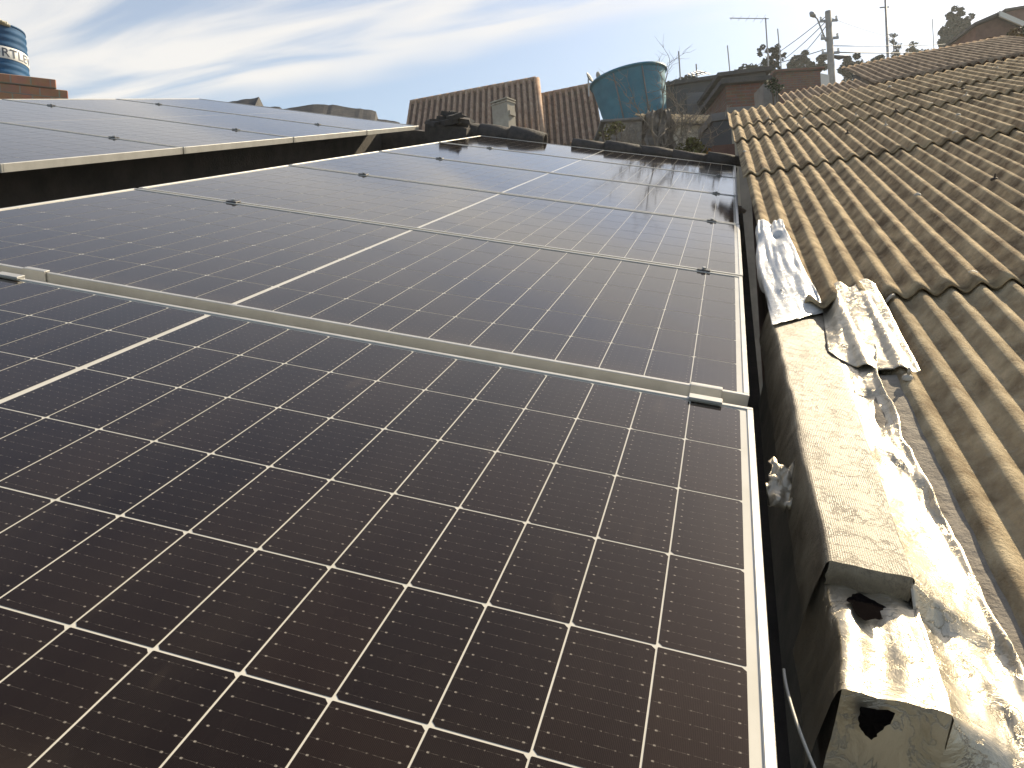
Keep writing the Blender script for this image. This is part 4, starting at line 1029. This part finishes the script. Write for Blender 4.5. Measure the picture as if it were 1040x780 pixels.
back_roof(.76, 2.35, 5.62, 7.75, .0, 'fibro3', .065, 'farther brown corrugated roof on the right, ending at the dry shrubs')

# gable house at right edge
D = 26; A = wpt(991, 27, D); B = wpt(1012, 18, D); C3 = wpt(1034, 31, D)
gz = ground_z(A.x, A.y); org = Vector((A.x, A.y, gz)); e = empty('gable_house', upright(org), 'brown gabled house with a white rake board at the right edge', 'house')
W = (C3 - A).x; b = MB(); hA = A.z - gz; hB = B.z - gz; hC = C3.z - gz; xB = (B - A).x
b.add([(0, 0, -.5), (W * 2.2, 0, -.5), (W * 2.2, 0, hC - .8), (xB, 0, hB), (0, 0, hA), (0, 5, -.5), (W * 2.2, 5, -.5), (W * 2.2, 5, hC - .8), (xB, 5, hB), (0, 5, hA)],
      [(0, 1, 2, 3, 4), (9, 8, 7, 6, 5), (0, 4, 9, 5), (1, 6, 7, 2)]); b.build('wall', M['redwall'], e)
b = MB(); sl = (hC - .8 - hB) / (W * 2.2 - xB)
b.hexa([(-.15, -.2, hA - .03), (xB, -.2, hB + .03), (xB, 5.2, hB + .03), (-.15, 5.2, hA - .03), (-.15, -.2, hA + .06), (xB, -.2, hB + .12), (xB, 5.2, hB + .12), (-.15, 5.2, hA + .06)])
b.hexa([(xB + .004, -.2, hB + .03), (W * 2.3, -.2, hB + .03 + sl * (W * 2.3 - xB)), (W * 2.3, 5.2, hB + .03 + sl * (W * 2.3 - xB)), (xB + .004, 5.2, hB + .03)] + [(xB + .004, -.2, hB + .12), (W * 2.3, -.2, hB + .12 + sl * (W * 2.3 - xB)), (W * 2.3, 5.2, hB + .12 + sl * (W * 2.3 - xB)), (xB + .004, 5.2, hB + .12)])
b.build('roof', M['slate'], e)
b = MB(); x1 = W * 1.05; b.hexa([(xB - .05, -.26, hB - .06), (x1, -.26, hB - .06 + sl * (x1 - xB)), (x1, -.205, hB - .06 + sl * (x1 - xB)), (xB - .05, -.205, hB - .06), (xB - .05, -.26, hB + .12), (x1, -.26, hB + .12 + sl * (x1 - xB)), (x1, -.205, hB + .12 + sl * (x1 - xB)), (xB - .05, -.205, hB + .12)]); b.build('rake_board', M['trimw'], e)
block('brown_house', 1022, 1062, 12, 5, 33, 4, 'redwall', 'brown house top behind the gabled house in the top right corner', roofm='slate')

# ------------------------------------------------------------------ street pole, lamp, wires, masts
D = 30; k = mpp(D); pb_ = wpt(845, 82, D); pt_ = wpt(840.5, 11.5, D); gz = ground_z(pb_.x, pb_.y)
e = empty('utility_pole', upright(Vector((pb_.x, pb_.y, gz))), 'concrete utility pole with crossarms and a street lamp arm', 'utility pole')
hp_ = pt_.z - gz; b = MB(); b.tube([(0, 0, -.4), (0, 0, hp_ * .5), (0, 0, hp_)], [.19, .15, .11], 10); b.build('shaft', M['concrete'], e, smooth=True)
for dz in (.35, 1.0, 1.55):
    b = MB(); b.box(-.32, -.03, hp_ - dz - .04, .34, .03, hp_ - dz + .04); ca = b.build('crossarm', M['greymetal'], e)
    for xx in (-.28, .3):
        b = MB(); b.lathe([(.02, .04), (.05, .07), (.03, .1), (.055, .14), (.02, .17), (0, .18)], 10, (xx, 0, hp_ - dz)); b.build('insulator', M['whiteband'], ca, smooth=True)
l0 = wpt(839, 42, D) - Vector((pb_.x, pb_.y, gz)); l1 = wpt(830, 19, D) - Vector((pb_.x, pb_.y, gz)); l2 = wpt(825, 14.5, D) - Vector((pb_.x, pb_.y, gz))
b = MB(); b.tube([l0, l0.lerp(l1, .5), l1, l1 + (l2 - l1) * .5], .03, 8); la = b.build('lamp_arm', M['greymetal'], e, smooth=True)
b = MB(); ax_ = (l2 - l1).normalized(); b.tube([l1 + (l2 - l1) * .4, l2, l2 + ax_ * .12], [.05, .11, .04], 10); b.build('lamp_head', M['greymetal'], la, smooth=True)
PTOP = Vector((pb_.x, pb_.y, gz + hp_))
D2 = 44; tp_ = wpt(898.3, -22, D2); bp_ = wpt(901, 58, D2); gz = ground_z(bp_.x, bp_.y)
e = empty('tall_mast', upright(Vector((bp_.x, bp_.y, gz))), 'tall thin dark mast leaving the top of the picture', 'mast')
b = MB(); b.tube([(0, 0, -.4), (0, 0, (tp_.z - gz) * .5), (tp_.x - bp_.x, 0, tp_.z - gz)], [.12, .09, .06], 8); b.build('shaft', M['greymetal'], e, smooth=True)
b = MB(); z_ = wpt(898, 8, D2).z - gz; b.box(-.25, -.03, z_, .25, .03, z_ + .06); b.build('crossarm', M['greymetal'], e)
MTOP = Vector((bp_.x, bp_.y, wpt(900, 44, D2).z))
def wire(p, q, sag, label, r=.016):
    b = MB(); pts = []
    for i in range(17):
        t = i / 16; x = p.lerp(q, t); x = x - Vector((0, 0, sag * 4 * t * (1 - t))); pts.append(x)
    b.tube(pts, r, 5); return tag(b.build('power_line', M['wire'], smooth=True), label, 'power line', 'overhead wires at the street pole')
wire(wpt(846, 46.5, D), wpt(1040, 36, 62), .25, 'upper of the two wires running right from the pole towards the mast')
wire(wpt(846, 53, D), wpt(1040, 47, 62), .2, 'lower of the two wires running right from the pole towards the mast', .022)
wire(wpt(838.5, 17, D), wpt(742, 78, 55), .3, 'highest wire falling left from the pole head')
wire(wpt(838.5, 22, D), wpt(770, 74, 55), .3, 'middle wire falling left from the pole head')
wire(wpt(838.5, 27, D), wpt(800, 66, 50), .2, 'shortest wire falling left from the pole head')
wire(wpt(841, 17, D), wpt(940, 42, 60), .25, 'thin wire falling right from the pole head', .009)
wire(wpt(838.5, 50, D), wpt(680, 82, 55), .3, 'long low wire running left from the pole')
# thick cable bundle hanging at pole
b = MB(); b.tube([wpt(845, 57, D), wpt(852, 58.5, D), wpt(862, 57, D)], [.05, .09, .03], 8); tag(b.build('cable_joint', M['wire'], smooth=True), 'thick black cable joint hanging beside the concrete pole', 'cable joint')

# television antennas
def antenna(u, vtop, vbot, dist, boom, label, elems=5, lean=0.0, spin=0., er=.007):
    k = mpp(dist); bt_ = wpt(u, vbot, dist); gz = bt_.z - 2.5
    e = empty('tv_antenna', upright(Vector((bt_.x, bt_.y, gz))), label, 'antenna')
    h = wpt(u, vtop, dist).z - gz; b = MB(); b.tube([(0, 0, 0), (lean, 0, h)], .022, 6); b.build('mast', M['greymetal'], e)
    if boom:
        p0 = Vector((lean + boom[0] * k, 0, h + boom[1] * k)); p1 = Vector((lean + boom[2] * k, 0, h + boom[3] * k))
        b = MB(); b.tube([p0, p1], .014, 6); bm_ = b.build('boom', M['greymetal'], e)
        b = MB()
        for i in range(elems):
            p = p0.lerp(p1, (i + .3) / elems); d = Vector((math.cos(spin), .8, math.sin(spin))).normalized() * (.16 + .05 * i)
            b.tube([p - d, p + d], er, 5)
        b.build('elements', M['greymetal'], bm_)
    return e
antenna(779, 18, 43, 26, (-34, 2, 3, -1), 'long yagi television antenna above the conifer', 5, spin=.9)
antenna(708, 65, 80, 24, (-7, -10, 9, -8), 'small television antenna on the dark house roof', 4, er=.016)
antenna(742.5, 46, 62, 30, None, 'bare thin antenna rod left of the conifer', lean=-.1)
antenna(793.5, 29, 46, 30, None, 'bare thin antenna rod right of the conifer', lean=-.1)
antenna(691, 52, 80, 24, None, 'thin vertical antenna rod right of the turquoise tank')
antenna(949, 19, 58, 45, None, 'thin rod beside the tall tree')

# ------------------------------------------------------------------ trees
GT = 'trees on the skyline'
tree('conifer_tree', 783, 41, 74, 34, 26, [(-.25, .75, .5), (.3, .8, .5), (0, .45, .62), (-.45, .3, .5), (.5, .5, .45), (.1, .1, .6)], 'dark conifer with layered crown below the long antenna', n=2600, seed=2, group=GT, cat='tree')
tree('broadleaf_tree', 818, 54, 79, 46, 46, [(-.5, .35, .5), (0, .7, .55), (.55, .5, .5), (-.1, .2, .6)], 'low bushy tree left of the street pole', n=2600, seed=3, group=GT)
tree('broadleaf_tree', 874, 52, 82, 42, 46, [(-.45, .45, .55), (.05, .75, .6), (.5, .5, .5), (0, .25, .7)], 'round dark tree right of the street pole', n=3000, seed=4, group=GT)
tree('slender_tree', 907, 31, 58, 46, 15, [(0, .85, .6), (-.3, .6, .6), (.3, .4, .6), (0, .15, .7)], 'slender loose tree beside the tall mast', n=900, seed=5, group=GT)
tree('broadleaf_tree', 925, 46, 62, 50, 36, [(-.5, .3, .5), (.1, .5, .5), (.6, .2, .5)], 'low hedge-like tree right of the slender tree', leaf='leafmid', n=1200, seed=6, group=GT)
tree('tall_tree', 969, 10, 52, 48, 44, [(.05, .82, .34), (.0, .70, .45), (-.1, .58, .5), (.35, .6, .42), (-.5, .4, .5), (.1, .35, .6), (.5, .25, .5), (-.4, .15, .5)], 'tallest dark tree with pointed crown near the right edge', n=3600, seed=7, group=GT)
tree('broadleaf_tree', 760, 68, 84, 40, 44, [(-.4, .4, .5), (.3, .5, .55), (0, .2, .6)], 'low dark tree behind the red brick house', n=1400, seed=9, group=GT)
tree('broadleaf_tree', 700, 78, 96, 34, 46, [(-.5, .4, .5), (.2, .5, .5), (.6, .3, .4)], 'dark low tree behind the grey house with shutter', n=1200, seed=10, group=GT)
bush('dry_shrub', 1018, 50, 14, 50, 30, 'dry brown shrub at the right end of the back roof', 'leafdry', 1400, 12, .07)
bush('dry_shrub', 1040, 44, 14.5, 36, 40, 'dark dry bush below the gabled house at the right edge', 'leafmid', 1200, 13, .07)
bush('wall_plant', 786, 86, 13.2, 14, 20, 'green creeper on the plastered wall end', 'leafmid', 300, 14, .05)

# ------------------------------------------------------------------ the air: far things fade a little
hb = MB(); hb.box(-255, -125, -9, 255, 305, 34)
hz = hb.build('haze', []) ; hm_ = bpy.data.materials.new('haze_air'); hm_.use_nodes = True
tt_ = hm_.node_tree; tt_.nodes.remove(tt_.nodes['Principled BSDF'])
pv = tt_.nodes.new('ShaderNodeVolumePrincipled'); pv.inputs['Color'].default_value = (.92, .95, .97, 1); pv.inputs['Density'].default_value = .0013; pv.inputs['Anisotropy'].default_value = .3
tt_.links.new(pv.outputs[0], tt_.nodes['Material Output'].inputs['Volume'])
hz.data.materials.append(hm_); tag(hz, kind='stuff')
